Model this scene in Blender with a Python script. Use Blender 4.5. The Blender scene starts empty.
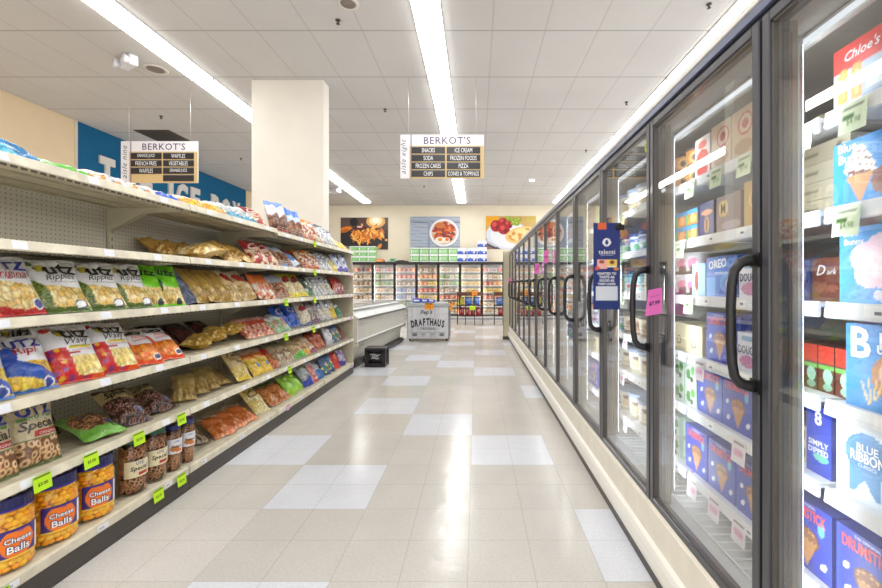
import bpy, bmesh, math, random
import numpy as np
from mathutils import Matrix, Vector
random.seed(7)
PI = math.pi
SC = bpy.context.scene
COL = SC.collection

# ---------------------------------------------------------------- colour
def lin(c):
    out = []
    for x in c[:3]:
        x = x / 255.0
        out.append(x / 12.92 if x <= .04045 else ((x + .055) / 1.055) ** 2.4)
    return tuple(out)
def linarr(a):
    a = np.clip(a, 0, 255) / 255.0
    return np.where(a <= .04045, a / 12.92, ((a + .055) / 1.055) ** 2.4)

# ---------------------------------------------------------------- text outlines
_TX = {}
def text_geo(s, shear=0.0, bold=0.0, spacing=1.0):
    key = (s, shear, bold, spacing)
    if key in _TX: return _TX[key]
    cu = bpy.data.curves.new('lettering_source', 'FONT')
    cu.body = s; cu.size = 1; cu.align_x = 'CENTER'; cu.align_y = 'CENTER'
    cu.shear = shear; cu.offset = bold; cu.resolution_u = 2; cu.space_character = spacing
    ob = bpy.data.objects.new('lettering_source', cu)
    COL.objects.link(ob)
    dg = bpy.context.evaluated_depsgraph_get(); dg.update()
    me = ob.evaluated_get(dg).to_mesh()
    v = np.array([(p.co.x, p.co.y) for p in me.vertices]) if len(me.vertices) else np.zeros((0, 2))
    f = [tuple(p.vertices) for p in me.polygons]
    ob.evaluated_get(dg).to_mesh_clear()
    bpy.data.objects.remove(ob); bpy.data.curves.remove(cu)
    if len(v):
        lo, hi = v.min(0), v.max(0)
        v = v - (lo + hi) / 2
        size = hi - lo
    else: size = np.array([1., 1.])
    _TX[key] = (v, f, size)
    return _TX[key]

# ---------------------------------------------------------------- mesh builder
class MB:
    def __init__(s):
        s.v = []; s.f = []; s.c = []; s.m = []; s.s = []
    def add(s, verts, faces, col=(200, 200, 200), mat=0, smooth=False):
        b = len(s.v)
        s.v.extend([tuple(p) for p in verts])
        if isinstance(col, np.ndarray):
            lc = linarr(col)
            for f in faces:
                s.c.append([tuple(lc[i]) for i in f])
        else:
            l = lin(col)
            for f in faces: s.c.append([l] * len(f))
        for f in faces:
            s.f.append(tuple(b + i for i in f)); s.m.append(mat); s.s.append(smooth)
        return s
    def box(s, x0, x1, y0, y1, z0, z1, col=(200, 200, 200), mat=0, bev=0.0):
        x0, x1 = min(x0, x1), max(x0, x1); y0, y1 = min(y0, y1), max(y0, y1); z0, z1 = min(z0, z1), max(z0, z1)
        if bev <= 0:
            vs = [(x, y, z) for x in (x0, x1) for y in (y0, y1) for z in (z0, z1)]
            fs = [(0, 1, 3, 2), (4, 6, 7, 5), (0, 4, 5, 1), (2, 3, 7, 6), (0, 2, 6, 4), (1, 5, 7, 3)]
            return s.add(vs, fs, col, mat)
        c = ((x0 + x1) / 2, (y0 + y1) / 2, (z0 + z1) / 2); h = ((x1 - x0) / 2, (y1 - y0) / 2, (z1 - z0) / 2)
        bev = min(bev, min(h) * .95)
        vs = []; idx = {}
        for sx in (-1, 1):
            for sy in (-1, 1):
                for sz in (-1, 1):
                    for ax in range(3):
                        sg = (sx, sy, sz)
                        idx[(sg, ax)] = len(vs)
                        vs.append(tuple(c[k] + sg[k] * (h[k] - (0 if k == ax else bev)) for k in range(3)))
        fs = []
        def put(ids):
            pts = [Vector(vs[i]) for i in ids]
            n = (pts[1] - pts[0]).cross(pts[2] - pts[0])
            ce = sum(pts, Vector()) / len(pts) - Vector(c)
            fs.append(tuple(ids) if n.dot(ce) > 0 else tuple(reversed(ids)))
        for a in range(3):
            b_, c_ = (a + 1) % 3, (a + 2) % 3
            for sg in (-1, 1):
                ids = []
                for (p, q) in ((-1, -1), (1, -1), (1, 1), (-1, 1)):
                    k = [0, 0, 0]; k[a] = sg; k[b_] = p; k[c_] = q
                    ids.append(idx[(tuple(k), a)])
                put(ids)
        for cax in range(3):
            a, b_ = (cax + 1) % 3, (cax + 2) % 3
            for p in (-1, 1):
                for q in (-1, 1):
                    k0 = [0, 0, 0]; k0[a] = p; k0[b_] = q; k0[cax] = -1
                    k1 = list(k0); k1[cax] = 1
                    put([idx[(tuple(k0), a)], idx[(tuple(k1), a)], idx[(tuple(k1), b_)], idx[(tuple(k0), b_)]])
        for sx in (-1, 1):
            for sy in (-1, 1):
                for sz in (-1, 1):
                    put([idx[((sx, sy, sz), a)] for a in range(3)])
        return s.add(vs, fs, col, mat)
    def prism(s, poly, ax, a0, a1, col=(200, 200, 200), mat=0, smooth=False):
        """poly: 2-D outline; ax: extrusion axis"""
        n = len(poly); vs = []
        for a in (a0, a1):
            for (p, q) in poly:
                vs.append({'x': (a, p, q), 'y': (p, a, q), 'z': (p, q, a)}[ax])
        ar = sum(poly[i][0] * poly[(i + 1) % n][1] - poly[(i + 1) % n][0] * poly[i][1] for i in range(n))
        flip = (ar > 0) ^ (ax == 'y')
        fs = [tuple(range(n)), tuple(range(2 * n - 1, n - 1, -1))]
        for i in range(n):
            j = (i + 1) % n
            fs.append((i, i + n, j + n, j))
        if not flip: fs = [tuple(reversed(f)) for f in fs]
        if flip: fs = [fs[0][::-1], fs[1][::-1]] + [f[::-1] for f in fs[2:]]
        return s.add(vs, fs, col, mat, smooth)
    def tube(s, pts, r, n=8, col=(40, 40, 40), mat=0, cap=True, flat=None):
        pts = [Vector(p) for p in pts]; vs = []; fs = []
        prev = None
        for i, p in enumerate(pts):
            d = (pts[min(i + 1, len(pts) - 1)] - pts[max(i - 1, 0)]).normalized()
            ref = Vector((0, 1, 0)) if abs(d.y) < .9 else Vector((0, 0, 1))
            if prev is not None: ref = prev
            a = d.cross(ref).normalized(); b = a.cross(d).normalized(); prev = b
            rr = r[i] if isinstance(r, (list, tuple)) else r
            for k in range(n):
                t = 2 * PI * k / n
                vs.append(p + a * math.cos(t) * rr + b * math.sin(t) * rr * (flat or 1))
        for i in range(len(pts) - 1):
            for k in range(n):
                l = (k + 1) % n
                fs.append((i * n + k, i * n + l, (i + 1) * n + l, (i + 1) * n + k))
        if cap:
            fs.append(tuple(range(n - 1, -1, -1))); fs.append(tuple((len(pts) - 1) * n + k for k in range(n)))
        return s.add(vs, fs, col, mat, True)
    def lathe(s, prof, n=24, c=(0, 0, 0), col=(200, 200, 200), mat=0, smooth=True, rib=0):
        vs = []; fs = []; cols = []
        for i, p in enumerate(prof):
            for k in range(n):
                t = 2 * PI * k / n
                r = p[0] * (1 - (rib if k % 2 else 0))
                vs.append((c[0] + r * math.cos(t), c[1] + r * math.sin(t), c[2] + p[1]))
                cols.append(p[2] if len(p) > 2 else col)
        m = len(prof)
        for i in range(m - 1):
            for k in range(n):
                l = (k + 1) % n
                fs.append((i * n + k, i * n + l, (i + 1) * n + l, (i + 1) * n + k))
        if prof[0][0] > 1e-5: fs.append(tuple(range(n - 1, -1, -1)))
        if prof[-1][0] > 1e-5: fs.append(tuple((m - 1) * n + k for k in range(n)))
        return s.add(vs, fs, np.array(cols, float), mat, smooth)
    def grid(s, fn, nu, nv, art=None, col=(200, 200, 200), mat=0, smooth=True, flip=False, urange=(0, 1), vrange=(0, 1)):
        us = np.linspace(urange[0], urange[1], nu + 1); vv = np.linspace(vrange[0], vrange[1], nv + 1)
        U, V = np.meshgrid(us, vv)
        U = U.ravel(); V = V.ravel()
        X, Y, Z = fn(U, V)
        vs = np.stack([X + 0 * U, Y + 0 * U, Z + 0 * U], 1)
        fs = []
        w = nu + 1
        for j in range(nv):
            for i in range(nu):
                a = j * w + i
                f = (a, a + 1, a + w + 1, a + w)
                fs.append(f[::-1] if flip else f)
        c = art(U, V) if art is not None else np.tile(np.array(col, float), (len(U), 1))
        return s.add(vs.tolist(), fs, c, mat, smooth)
    def text(s, string, fn, cu, cv, wu, asp, col, mat=0, shear=0, bold=0.0, rot=0, hstretch=1.0, spacing=1.0, hfix=0):
        """fn maps (u,v) arrays to a point; wu = width in u; asp = (size of v)/(size of u)"""
        v, f, size = text_geo(string, shear, bold, spacing)
        if not len(v): return s
        k = wu / size[0]
        if hfix: k = min(hfix * asp / size[1] / hstretch, wu / size[0])
        x = v[:, 0] * k; y = v[:, 1] * k * hstretch
        if rot:
            a = math.radians(rot); x, y = x * math.cos(a) - y * math.sin(a), x * math.sin(a) + y * math.cos(a)
        X, Y, Z = fn(cu + x, cv + y / asp)
        vs = np.stack([X + 0 * x, Y + 0 * x, Z + 0 * x], 1)
        return s.add(vs.tolist(), f, col, mat)
    def mesh(s, name, mats):
        me = bpy.data.meshes.new(name)
        me.from_pydata(s.v, [], s.f)
        me.polygons.foreach_set('material_index', s.m)
        me.polygons.foreach_set('use_smooth', s.s)
        ca = me.color_attributes.new('Col', 'FLOAT_COLOR', 'CORNER')
        flat = np.ones((len(me.loops), 4), dtype=np.float32)
        allc = [c for fc in s.c for c in fc]
        flat[:, :3] = np.array(allc, dtype=np.float32)
        ca.data.foreach_set('color', flat.ravel())
        for m in mats: me.materials.append(m)
        me.update()
        return me
    def build(s, name, mats, parent=None, loc=None):
        if not isinstance(mats, (list, tuple)): mats = [mats]
        ob = bpy.data.objects.new(name, s.mesh(name, mats))
        COL.objects.link(ob)
        if parent is not None: ob.parent = parent
        if loc: ob.location = loc
        return ob

def tag(o, label=None, cat=None, group=None, kind=None):
    if label:
        o['label'] = label
    if cat: o['category'] = cat
    if group: o['group'] = group
    if kind: o['kind'] = kind
    return o
def empty(name, loc=(0, 0, 0), rz=0):
    o = bpy.data.objects.new(name, None); COL.objects.link(o)
    o.location = loc; o.rotation_euler = (0, 0, rz); o.empty_display_size = .1
    return o

# ---------------------------------------------------------------- materials
def newmat(name):
    m = bpy.data.materials.new(name); m.use_nodes = True
    nt = m.node_tree
    for n in list(nt.nodes): nt.nodes.remove(n)
    out = nt.nodes.new('ShaderNodeOutputMaterial')
    return m, nt, out
def printed(name, rough=.5, spec=.5, bump=0, bscale=40, coat=0, metal=0, mottle=0.0, mscale=20, distort=0):
    """surface whose colour is the print / paint stored with the mesh"""
    m, nt, out = newmat(name)
    b = nt.nodes.new('ShaderNodeBsdfPrincipled'); nt.links.new(b.outputs[0], out.inputs[0])
    a = nt.nodes.new('ShaderNodeVertexColor'); a.layer_name = 'Col'
    src = a.outputs[0]
    if mottle:
        tc = nt.nodes.new('ShaderNodeTexCoord')
        n = nt.nodes.new('ShaderNodeTexNoise'); n.inputs['Scale'].default_value = mscale; n.inputs['Detail'].default_value = 5
        nt.links.new(tc.outputs['Object'], n.inputs['Vector'])
        mr = nt.nodes.new('ShaderNodeMapRange'); mr.inputs[1].default_value = .3; mr.inputs[2].default_value = .7
        mr.inputs[3].default_value = 1 - mottle; mr.inputs[4].default_value = 1 + mottle
        nt.links.new(n.outputs[0], mr.inputs[0])
        mx = nt.nodes.new('ShaderNodeVectorMath'); mx.operation = 'MULTIPLY'
        cmb = nt.nodes.new('ShaderNodeCombineXYZ')
        for i in range(3): nt.links.new(mr.outputs[0], cmb.inputs[i])
        nt.links.new(src, mx.inputs[0]); nt.links.new(cmb.outputs[0], mx.inputs[1]); src = mx.outputs[0]
    nt.links.new(src, b.inputs['Base Color'])
    b.inputs['Roughness'].default_value = rough; b.inputs['Specular IOR Level'].default_value = spec
    b.inputs['Coat Weight'].default_value = coat; b.inputs['Metallic'].default_value = metal
    if bump:
        tc = nt.nodes.new('ShaderNodeTexCoord')
        n = nt.nodes.new('ShaderNodeTexNoise'); n.inputs['Scale'].default_value = bscale; n.inputs['Detail'].default_value = 3
        n.inputs['Distortion'].default_value = distort
        nt.links.new(tc.outputs['Object'], n.inputs['Vector'])
        bp = nt.nodes.new('ShaderNodeBump'); bp.inputs['Strength'].default_value = bump; bp.inputs['Distance'].default_value = .01
        nt.links.new(n.outputs[0], bp.inputs['Height']); nt.links.new(bp.outputs[0], b.inputs['Normal'])
    return m
M = {}
M['film'] = printed('glossy_film', .2, .65, .95, 22, coat=.4, distort=1.8)
M['card'] = printed('printed_card', .38, .5, .05, 60)
M['paper'] = printed('printed_paper', .75, .3)
M['paint'] = printed('painted_steel', .42, .45, .04, 90, mottle=.05, mscale=9)
M['worn'] = printed('worn_painted_steel', .5, .4, .05, 60, mottle=.16, mscale=14)
M['plastic'] = printed('moulded_plastic', .35, .5)
M['wall'] = printed('wall_paint', .8, .25, .05, 120, mottle=.02, mscale=3)
M['steel'] = printed('brushed_steel', .35, .5, metal=.8, mottle=.06, mscale=6)
M['snack'] = printed('puffed_snack', .6, .35, .35, 220)
M['frame'] = printed('black_anodised_frame', .28, .6, .02, 90, coat=.2)
M['wood'] = printed('stained_wood', .5, .4, .1, 30, mottle=.15, mscale=25)

def glassmat(name, f0=.05, tint=(1, 1, 1), power=5.0, haze=0.0):
    m, nt, out = newmat(name)
    tr = nt.nodes.new('ShaderNodeBsdfTransparent'); tr.inputs[0].default_value = (*tint, 1)
    gl = nt.nodes.new('ShaderNodeBsdfGlossy'); gl.inputs['Roughness'].default_value = 0.0
    gl.inputs[0].default_value = (1, 1, 1, 1)
    lw = nt.nodes.new('ShaderNodeLayerWeight')
    pw = nt.nodes.new('ShaderNodeMath'); pw.operation = 'POWER'; pw.inputs[1].default_value = power
    ml = nt.nodes.new('ShaderNodeMath'); ml.operation = 'MULTIPLY_ADD'; ml.inputs[1].default_value = 1 - f0; ml.inputs[2].default_value = f0
    nt.links.new(lw.outputs['Facing'], pw.inputs[0]); nt.links.new(pw.outputs[0], ml.inputs[0])
    mx = nt.nodes.new('ShaderNodeMixShader')
    nt.links.new(ml.outputs[0], mx.inputs[0]); nt.links.new(tr.outputs[0], mx.inputs[1]); nt.links.new(gl.outputs[0], mx.inputs[2])
    res = mx.outputs[0]
    if haze:
        df = nt.nodes.new('ShaderNodeBsdfDiffuse'); df.inputs[0].default_value = (.8, .8, .8, 1)
        m2 = nt.nodes.new('ShaderNodeMixShader'); m2.inputs[0].default_value = haze
        nt.links.new(res, m2.inputs[1]); nt.links.new(df.outputs[0], m2.inputs[2]); res = m2.outputs[0]
    nt.links.new(res, out.inputs[0])
    return m
M['glass'] = glassmat('door_glass', .075, (.985, .99, .985), 4.2, .012)
M['glass_far'] = glassmat('back_door_glass', .05, (.99, .99, .99))
M['clear'] = glassmat('clear_plastic', .045, (.995, .995, .99))

def emit(name, col, strength):
    m, nt, out = newmat(name)
    e = nt.nodes.new('ShaderNodeEmission'); e.inputs[0].default_value = (*lin(col), 1); e.inputs[1].default_value = strength
    nt.links.new(e.outputs[0], out.inputs[0])
    return m
M['tube'] = emit('fluorescent_diffuser', (255, 254, 252), 11.0)
M['led'] = emit('freezer_led', (238, 247, 255), 13.0)
M['led_soft'] = emit('freezer_top_led', (240, 247, 255), .8)
M['led_back'] = emit('back_freezer_led', (252, 250, 246), 7.0)
M['lamp'] = emit('small_lamp', (255, 252, 245), 4.0)

def node(nt, t, **kw):
    n = nt.nodes.new(t)
    for k, v in kw.items(): setattr(n, k, v)
    return n
def line_mask(nt, sock, period, offset, half, soft=.0008):
    """1 on thin lines at offset + k*period"""
    a = node(nt, 'ShaderNodeMath', operation='SUBTRACT'); nt.links.new(sock, a.inputs[0]); a.inputs[1].default_value = offset
    b = node(nt, 'ShaderNodeMath', operation='PINGPONG'); nt.links.new(a.outputs[0], b.inputs[0]); b.inputs[1].default_value = period / 2
    c = node(nt, 'ShaderNodeMapRange'); nt.links.new(b.outputs[0], c.inputs[0])
    c.inputs[1].default_value = half; c.inputs[2].default_value = half + soft; c.inputs[3].default_value = 1; c.inputs[4].default_value = 0
    return c.outputs[0]
def floor_mat():
    m, nt, out = newmat('vinyl_tile')
    b = node(nt, 'ShaderNodeBsdfPrincipled'); nt.links.new(b.outputs[0], out.inputs[0])
    a = node(nt, 'ShaderNodeVertexColor', layer_name='Col')
    tc = node(nt, 'ShaderNodeTexCoord'); sx = node(nt, 'ShaderNodeSeparateXYZ'); nt.links.new(tc.outputs['Object'], sx.inputs[0])
    lx = line_mask(nt, sx.outputs[0], .305, -1.26, .0012, .0018); ly = line_mask(nt, sx.outputs[1], .305, 2.49, .0012, .0018)
    mx = node(nt, 'ShaderNodeMath', operation='MAXIMUM'); nt.links.new(lx, mx.inputs[0]); nt.links.new(ly, mx.inputs[1])
    n1 = node(nt, 'ShaderNodeTexNoise'); n1.inputs['Scale'].default_value = 75; n1.inputs['Detail'].default_value = 6; n1.inputs['Roughness'].default_value = .7
    n2 = node(nt, 'ShaderNodeTexNoise'); n2.inputs['Scale'].default_value = 3; n2.inputs['Detail'].default_value = 3
    for n in (n1, n2): nt.links.new(tc.outputs['Object'], n.inputs['Vector'])
    r1 = node(nt, 'ShaderNodeMapRange'); nt.links.new(n1.outputs[0], r1.inputs[0]); r1.inputs[1].default_value = .35; r1.inputs[2].default_value = .65; r1.inputs[3].default_value = .9; r1.inputs[4].default_value = 1.04
    r2 = node(nt, 'ShaderNodeMapRange'); nt.links.new(n2.outputs[0], r2.inputs[0]); r2.inputs[1].default_value = .3; r2.inputs[2].default_value = .7; r2.inputs[3].default_value = .96; r2.inputs[4].default_value = 1.03
    k = node(nt, 'ShaderNodeMath', operation='MULTIPLY'); nt.links.new(r1.outputs[0], k.inputs[0]); nt.links.new(r2.outputs[0], k.inputs[1])
    sm = node(nt, 'ShaderNodeMath', operation='MULTIPLY_ADD'); nt.links.new(mx.outputs[0], sm.inputs[0]); sm.inputs[1].default_value = -.22; sm.inputs[2].default_value = 1
    k2 = node(nt, 'ShaderNodeMath', operation='MULTIPLY'); nt.links.new(k.outputs[0], k2.inputs[0]); nt.links.new(sm.outputs[0], k2.inputs[1])
    vm = node(nt, 'ShaderNodeVectorMath', operation='SCALE'); nt.links.new(a.outputs[0], vm.inputs[0]); nt.links.new(k2.outputs[0], vm.inputs['Scale'])
    nt.links.new(vm.outputs[0], b.inputs['Base Color'])
    rr = node(nt, 'ShaderNodeMapRange'); nt.links.new(n2.outputs[0], rr.inputs[0]); rr.inputs[3].default_value = .14; rr.inputs[4].default_value = .23
    nt.links.new(rr.outputs[0], b.inputs['Roughness'])
    b.inputs['Specular IOR Level'].default_value = .5
    n3 = node(nt, 'ShaderNodeTexNoise'); n3.inputs['Scale'].default_value = 7; nt.links.new(tc.outputs['Object'], n3.inputs['Vector'])
    bp = node(nt, 'ShaderNodeBump'); bp.inputs['Strength'].default_value = .12; bp.inputs['Distance'].default_value = .02
    nt.links.new(n3.outputs[0], bp.inputs['Height']); nt.links.new(bp.outputs[0], b.inputs['Normal'])
    return m
def ceiling_mat():
    m, nt, out = newmat('ceiling_tile')
    b = node(nt, 'ShaderNodeBsdfPrincipled'); nt.links.new(b.outputs[0], out.inputs[0])
    tc = node(nt, 'ShaderNodeTexCoord'); sx = node(nt, 'ShaderNodeSeparateXYZ'); nt.links.new(tc.outputs['Object'], sx.inputs[0])
    l1 = node(nt, 'ShaderNodeMath', operation='LESS_THAN'); nt.links.new(sx.outputs[0], l1.inputs[0]); l1.inputs[1].default_value = -.567
    l2 = node(nt, 'ShaderNodeMath', operation='LESS_THAN'); nt.links.new(sx.outputs[0], l2.inputs[0]); l2.inputs[1].default_value = -4.16
    la = node(nt, 'ShaderNodeMath', operation='ADD'); nt.links.new(l1.outputs[0], la.inputs[0]); nt.links.new(l2.outputs[0], la.inputs[1])
    lb = node(nt, 'ShaderNodeMath', operation='MULTIPLY_ADD'); nt.links.new(la.outputs[0], lb.inputs[0]); lb.inputs[1].default_value = .3; nt.links.new(sx.outputs[0], lb.inputs[2])
    lx = line_mask(nt, lb.outputs[0], .655, .85, .005, .008); ly = line_mask(nt, sx.outputs[1], 1.17, 5.25, .006, .01)
    n = node(nt, 'ShaderNodeTexNoise'); n.inputs['Scale'].default_value = 130; n.inputs['Detail'].default_value = 4
    n2 = node(nt, 'ShaderNodeTexNoise'); n2.inputs['Scale'].default_value = .8; n2.inputs['Detail'].default_value = 2
    for q in (n, n2): nt.links.new(tc.outputs['Object'], q.inputs['Vector'])
    mr = node(nt, 'ShaderNodeMapRange'); nt.links.new(n.outputs[0], mr.inputs[0]); mr.inputs[1].default_value = .3; mr.inputs[2].default_value = .7; mr.inputs[3].default_value = .93; mr.inputs[4].default_value = 1.03
    mr2 = node(nt, 'ShaderNodeMapRange'); nt.links.new(n2.outputs[0], mr2.inputs[0]); mr2.inputs[1].default_value = .3; mr2.inputs[2].default_value = .7; mr2.inputs[3].default_value = .95; mr2.inputs[4].default_value = 1.03
    lyw = node(nt, 'ShaderNodeMath', operation='MULTIPLY'); nt.links.new(lx, lyw.inputs[0]); lyw.inputs[1].default_value = .42
    mx = node(nt, 'ShaderNodeMath', operation='MAXIMUM'); nt.links.new(lyw.outputs[0], mx.inputs[0]); nt.links.new(ly, mx.inputs[1])
    sm = node(nt, 'ShaderNodeMath', operation='MULTIPLY_ADD'); nt.links.new(mx.outputs[0], sm.inputs[0]); sm.inputs[1].default_value = -.4; sm.inputs[2].default_value = 1
    k = node(nt, 'ShaderNodeMath', operation='MULTIPLY'); nt.links.new(mr.outputs[0], k.inputs[0]); nt.links.new(mr2.outputs[0], k.inputs[1])
    k2 = node(nt, 'ShaderNodeMath', operation='MULTIPLY'); nt.links.new(k.outputs[0], k2.inputs[0]); nt.links.new(sm.outputs[0], k2.inputs[1])
    vm = node(nt, 'ShaderNodeVectorMath', operation='SCALE'); vm.inputs[0].default_value = lin((209, 207, 206)); nt.links.new(k2.outputs[0], vm.inputs['Scale'])
    nt.links.new(vm.outputs[0], b.inputs['Base Color']); b.inputs['Roughness'].default_value = .9; b.inputs['Specular IOR Level'].default_value = .2
    return m
def pegboard_mat():
    m, nt, out = newmat('pegboard')
    b = node(nt, 'ShaderNodeBsdfPrincipled'); nt.links.new(b.outputs[0], out.inputs[0])
    tc = node(nt, 'ShaderNodeTexCoord'); sx = node(nt, 'ShaderNodeSeparateXYZ'); nt.links.new(tc.outputs['Object'], sx.inputs[0])
    sq = []
    for i in (1, 2):
        p = node(nt, 'ShaderNodeMath', operation='PINGPONG'); nt.links.new(sx.outputs[i], p.inputs[0]); p.inputs[1].default_value = .0127
        q = node(nt, 'ShaderNodeMath', operation='POWER'); nt.links.new(p.outputs[0], q.inputs[0]); q.inputs[1].default_value = 2
        sq.append(q)
    ad = node(nt, 'ShaderNodeMath', operation='ADD'); nt.links.new(sq[0].outputs[0], ad.inputs[0]); nt.links.new(sq[1].outputs[0], ad.inputs[1])
    mr = node(nt, 'ShaderNodeMapRange'); nt.links.new(ad.outputs[0], mr.inputs[0]); mr.inputs[1].default_value = .0000085; mr.inputs[2].default_value = .000014
    mr.inputs[3].default_value = .22; mr.inputs[4].default_value = 1
    vm = node(nt, 'ShaderNodeVectorMath', operation='SCALE'); vm.inputs[0].default_value = lin((214, 209, 192)); nt.links.new(mr.outputs[0], vm.inputs['Scale'])
    nt.links.new(vm.outputs[0], b.inputs['Base Color']); b.inputs['Roughness'].default_value = .6
    return m
M['floor'] = floor_mat(); M['ceiling'] = ceiling_mat(); M['peg'] = pegboard_mat()

# ---------------------------------------------------------------- printed artwork
def h2(i, j, s=0):
    x = np.sin(i * 127.1 + j * 311.7 + s * 74.7) * 43758.5453
    return x - np.floor(x)
def voro(u, v, su, sv, seed=0):
    x = u * su; y = v * sv
    ix = np.floor(x); iy = np.floor(y)
    d1 = np.full_like(x, 9.0); d2 = np.full_like(x, 9.0); idn = np.zeros_like(x); ang = np.zeros_like(x)
    for dx in (-1, 0, 1):
        for dy in (-1, 0, 1):
            cx = ix + dx; cy = iy + dy
            px = cx + .15 + .7 * h2(cx, cy, seed); py = cy + .15 + .7 * h2(cx, cy, seed + 5)
            d = np.hypot(px - x, py - y)
            near = d < d1
            d2 = np.where(near, d1, np.minimum(d2, d))
            idn = np.where(near, h2(cx, cy, seed + 9), idn)
            d1 = np.where(near, d, d1)
    return d1, d2, idn
class Art:
    def __init__(s, u, v, base):
        s.u = u; s.v = v; s.c = np.tile(np.array(base, float), (len(u), 1))
    def put(s, mask, col):
        if isinstance(col, np.ndarray) and col.ndim == 2: s.c[mask] = col[mask]
        else: s.c[mask] = col
        return s
    def rect(s, u0, v0, u1, v1, col): return s.put((s.u >= u0) & (s.u <= u1) & (s.v >= v0) & (s.v <= v1), col)
    def below(s, v0, col, amp=0, fr=3, ph=0): return s.put(s.v < v0 + amp * np.sin(s.u * fr + ph), col)
    def above(s, v0, col, amp=0, fr=3, ph=0): return s.put(s.v > v0 + amp * np.sin(s.u * fr + ph), col)
    def emask(s, cx, cy, rx, ry, rot=0):
        a = math.radians(rot); x = s.u - cx; y = s.v - cy
        x, y = x * math.cos(a) + y * math.sin(a), -x * math.sin(a) + y * math.cos(a)
        return (x / rx) ** 2 + (y / ry) ** 2 < 1
    def ell(s, cx, cy, rx, ry, col, rot=0): return s.put(s.emask(cx, cy, rx, ry, rot), col)
    def chips(s, mask, pal, n=5, seed=0, edge=.1):
        n = n * 1.5
        d1, d2, idn = voro(s.u, s.v, n, n * 1.2, seed)
        pal = np.array(pal, float)
        c = pal[(idn * len(pal)).astype(int) % len(pal)] * (1.06 - .2 * d1)[:, None]
        c = np.where(((d2 - d1) < edge)[:, None], c * .84, c)
        c = c * (1 + .10 * np.sin(s.u * n * 9 + s.v * n * 5 + idn * 40))[:, None]
        return s.put(mask, c)
    def pretz(s, mask, n=7, seed=0, ring=(150, 92, 48), hole=(78, 46, 26), hi=(190, 132, 80)):
        d1, d2, idn = voro(s.u, s.v, n, n * 1.2, seed)
        c = np.where((np.abs(d1 - .32) < .13)[:, None], np.array(ring, float), np.array(hole, float))
        c = np.where((np.abs(d1 - .30) < .05)[:, None], np.array(hi, float), c)
        return s.put(mask, c)
    def all(s): return np.ones_like(s.u, bool)

# ---- bag shape
def bag_fn(w, h, t, seed, side, off=0.0, bend=0.0):
    r = random.Random(seed); p = [r.uniform(0, 6.28) for _ in range(8)]
    def fn(u, v):
        uc = np.clip(u, 0, 1); vc = np.clip(v, 0, 1)
        a = np.clip(1 - np.abs(2 * uc - 1) ** 2.4, 0, 1) ** .62
        vv = np.clip((vc - .035) / .93, 0, 1)
        b = np.clip(np.sin(PI * vv), 0, 1) ** .5 * (1.14 - .34 * vv)
        x = (u - .5) * w * (1 - .05 * vc ** 2 - .09 * np.sin(PI * vc) + .012 * np.sin(9 * vc + p[6]))
        z = vc * h
        edge = (1 - np.sin(PI * vv)) * a
        wr = .007 * edge * np.sin(uc * 26 + p[0]) + .006 * a * np.sin(uc * 11 - vc * 8 + p[7]) * np.sin(vc * 7 + uc * 4 + p[4]) * (1 - .5 * np.sin(PI * vv)) + .0035 * a * np.sin(uc * 7 + vc * 9 + p[1]) * np.sin(vc * 12 + p[2]) \
            + .003 * a * np.sin(vc * 19 + uc * 5 + p[3])
        wr = wr + .009 * a * np.sin(PI * vc) ** .5 * np.sin(uc * 5.5 + p[2] + vc * 3) * np.sin(vc * 5 + p[6]) * (t / .08)
        y = -(t * .55 * a * b + off) + (-wr if side == 0 else wr) * 1.0
        crimp = (vv <= 0) | (vv >= 1)
        seal = .0035 * np.sin(uc * 9 + p[4])
        y = np.where(crimp, -off * .8 - .0006 + (seal if side == 0 else -seal), y)
        if side == 1: y = -y
        y = y + bend * (vc - .5) ** 2 + .006 * np.sin(vc * 4 + p[5])
        return x, y, z
    return fn
BAGS = {}
def bag(key, look, w, h, t, art, texts=(), seed=1, fine=1.0, mat='film', cat='snack bag', name='snack_bag', back=None, bend=0.0):
    BAGS[key] = dict(look=look, w=w, h=h, t=t, art=art, texts=texts, seed=seed, fine=fine, mat=mat, cat=cat, name=name, back=back, bend=bend, mesh=None)
def bag_mesh(key):
    d = BAGS[key]
    if d['mesh']: return d['mesh']
    mb = MB(); nu = int(28 * d['fine']); nv = int(38 * d['fine'])
    f0 = bag_fn(d['w'], d['h'], d['t'], d['seed'], 0, bend=d['bend']); f1 = bag_fn(d['w'], d['h'], d['t'], d['seed'], 1, bend=d['bend'])
    mb.grid(f0, nu, nv, art=d['art'])
    bk = d['back'] or tuple(d['art'](np.full(40, .5), np.linspace(.55, .95, 40)).mean(0))
    mb.grid(f1, 14, 16, art=(lambda u, v: np.tile(np.array(bk, float), (len(u), 1))), flip=True)
    ft = bag_fn(d['w'], d['h'], d['t'], d['seed'], 0, off=.0062, bend=d['bend'])
    for t in d['texts']:
        kw = t[5] if len(t) > 5 else {}
        mb.text(t[0], ft, t[1], t[2], t[3], d['h'] / d['w'], t[4], **kw)
    d['mesh'] = mb.mesh(d['name'], [M[d['mat']]])
    return d['mesh']
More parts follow.
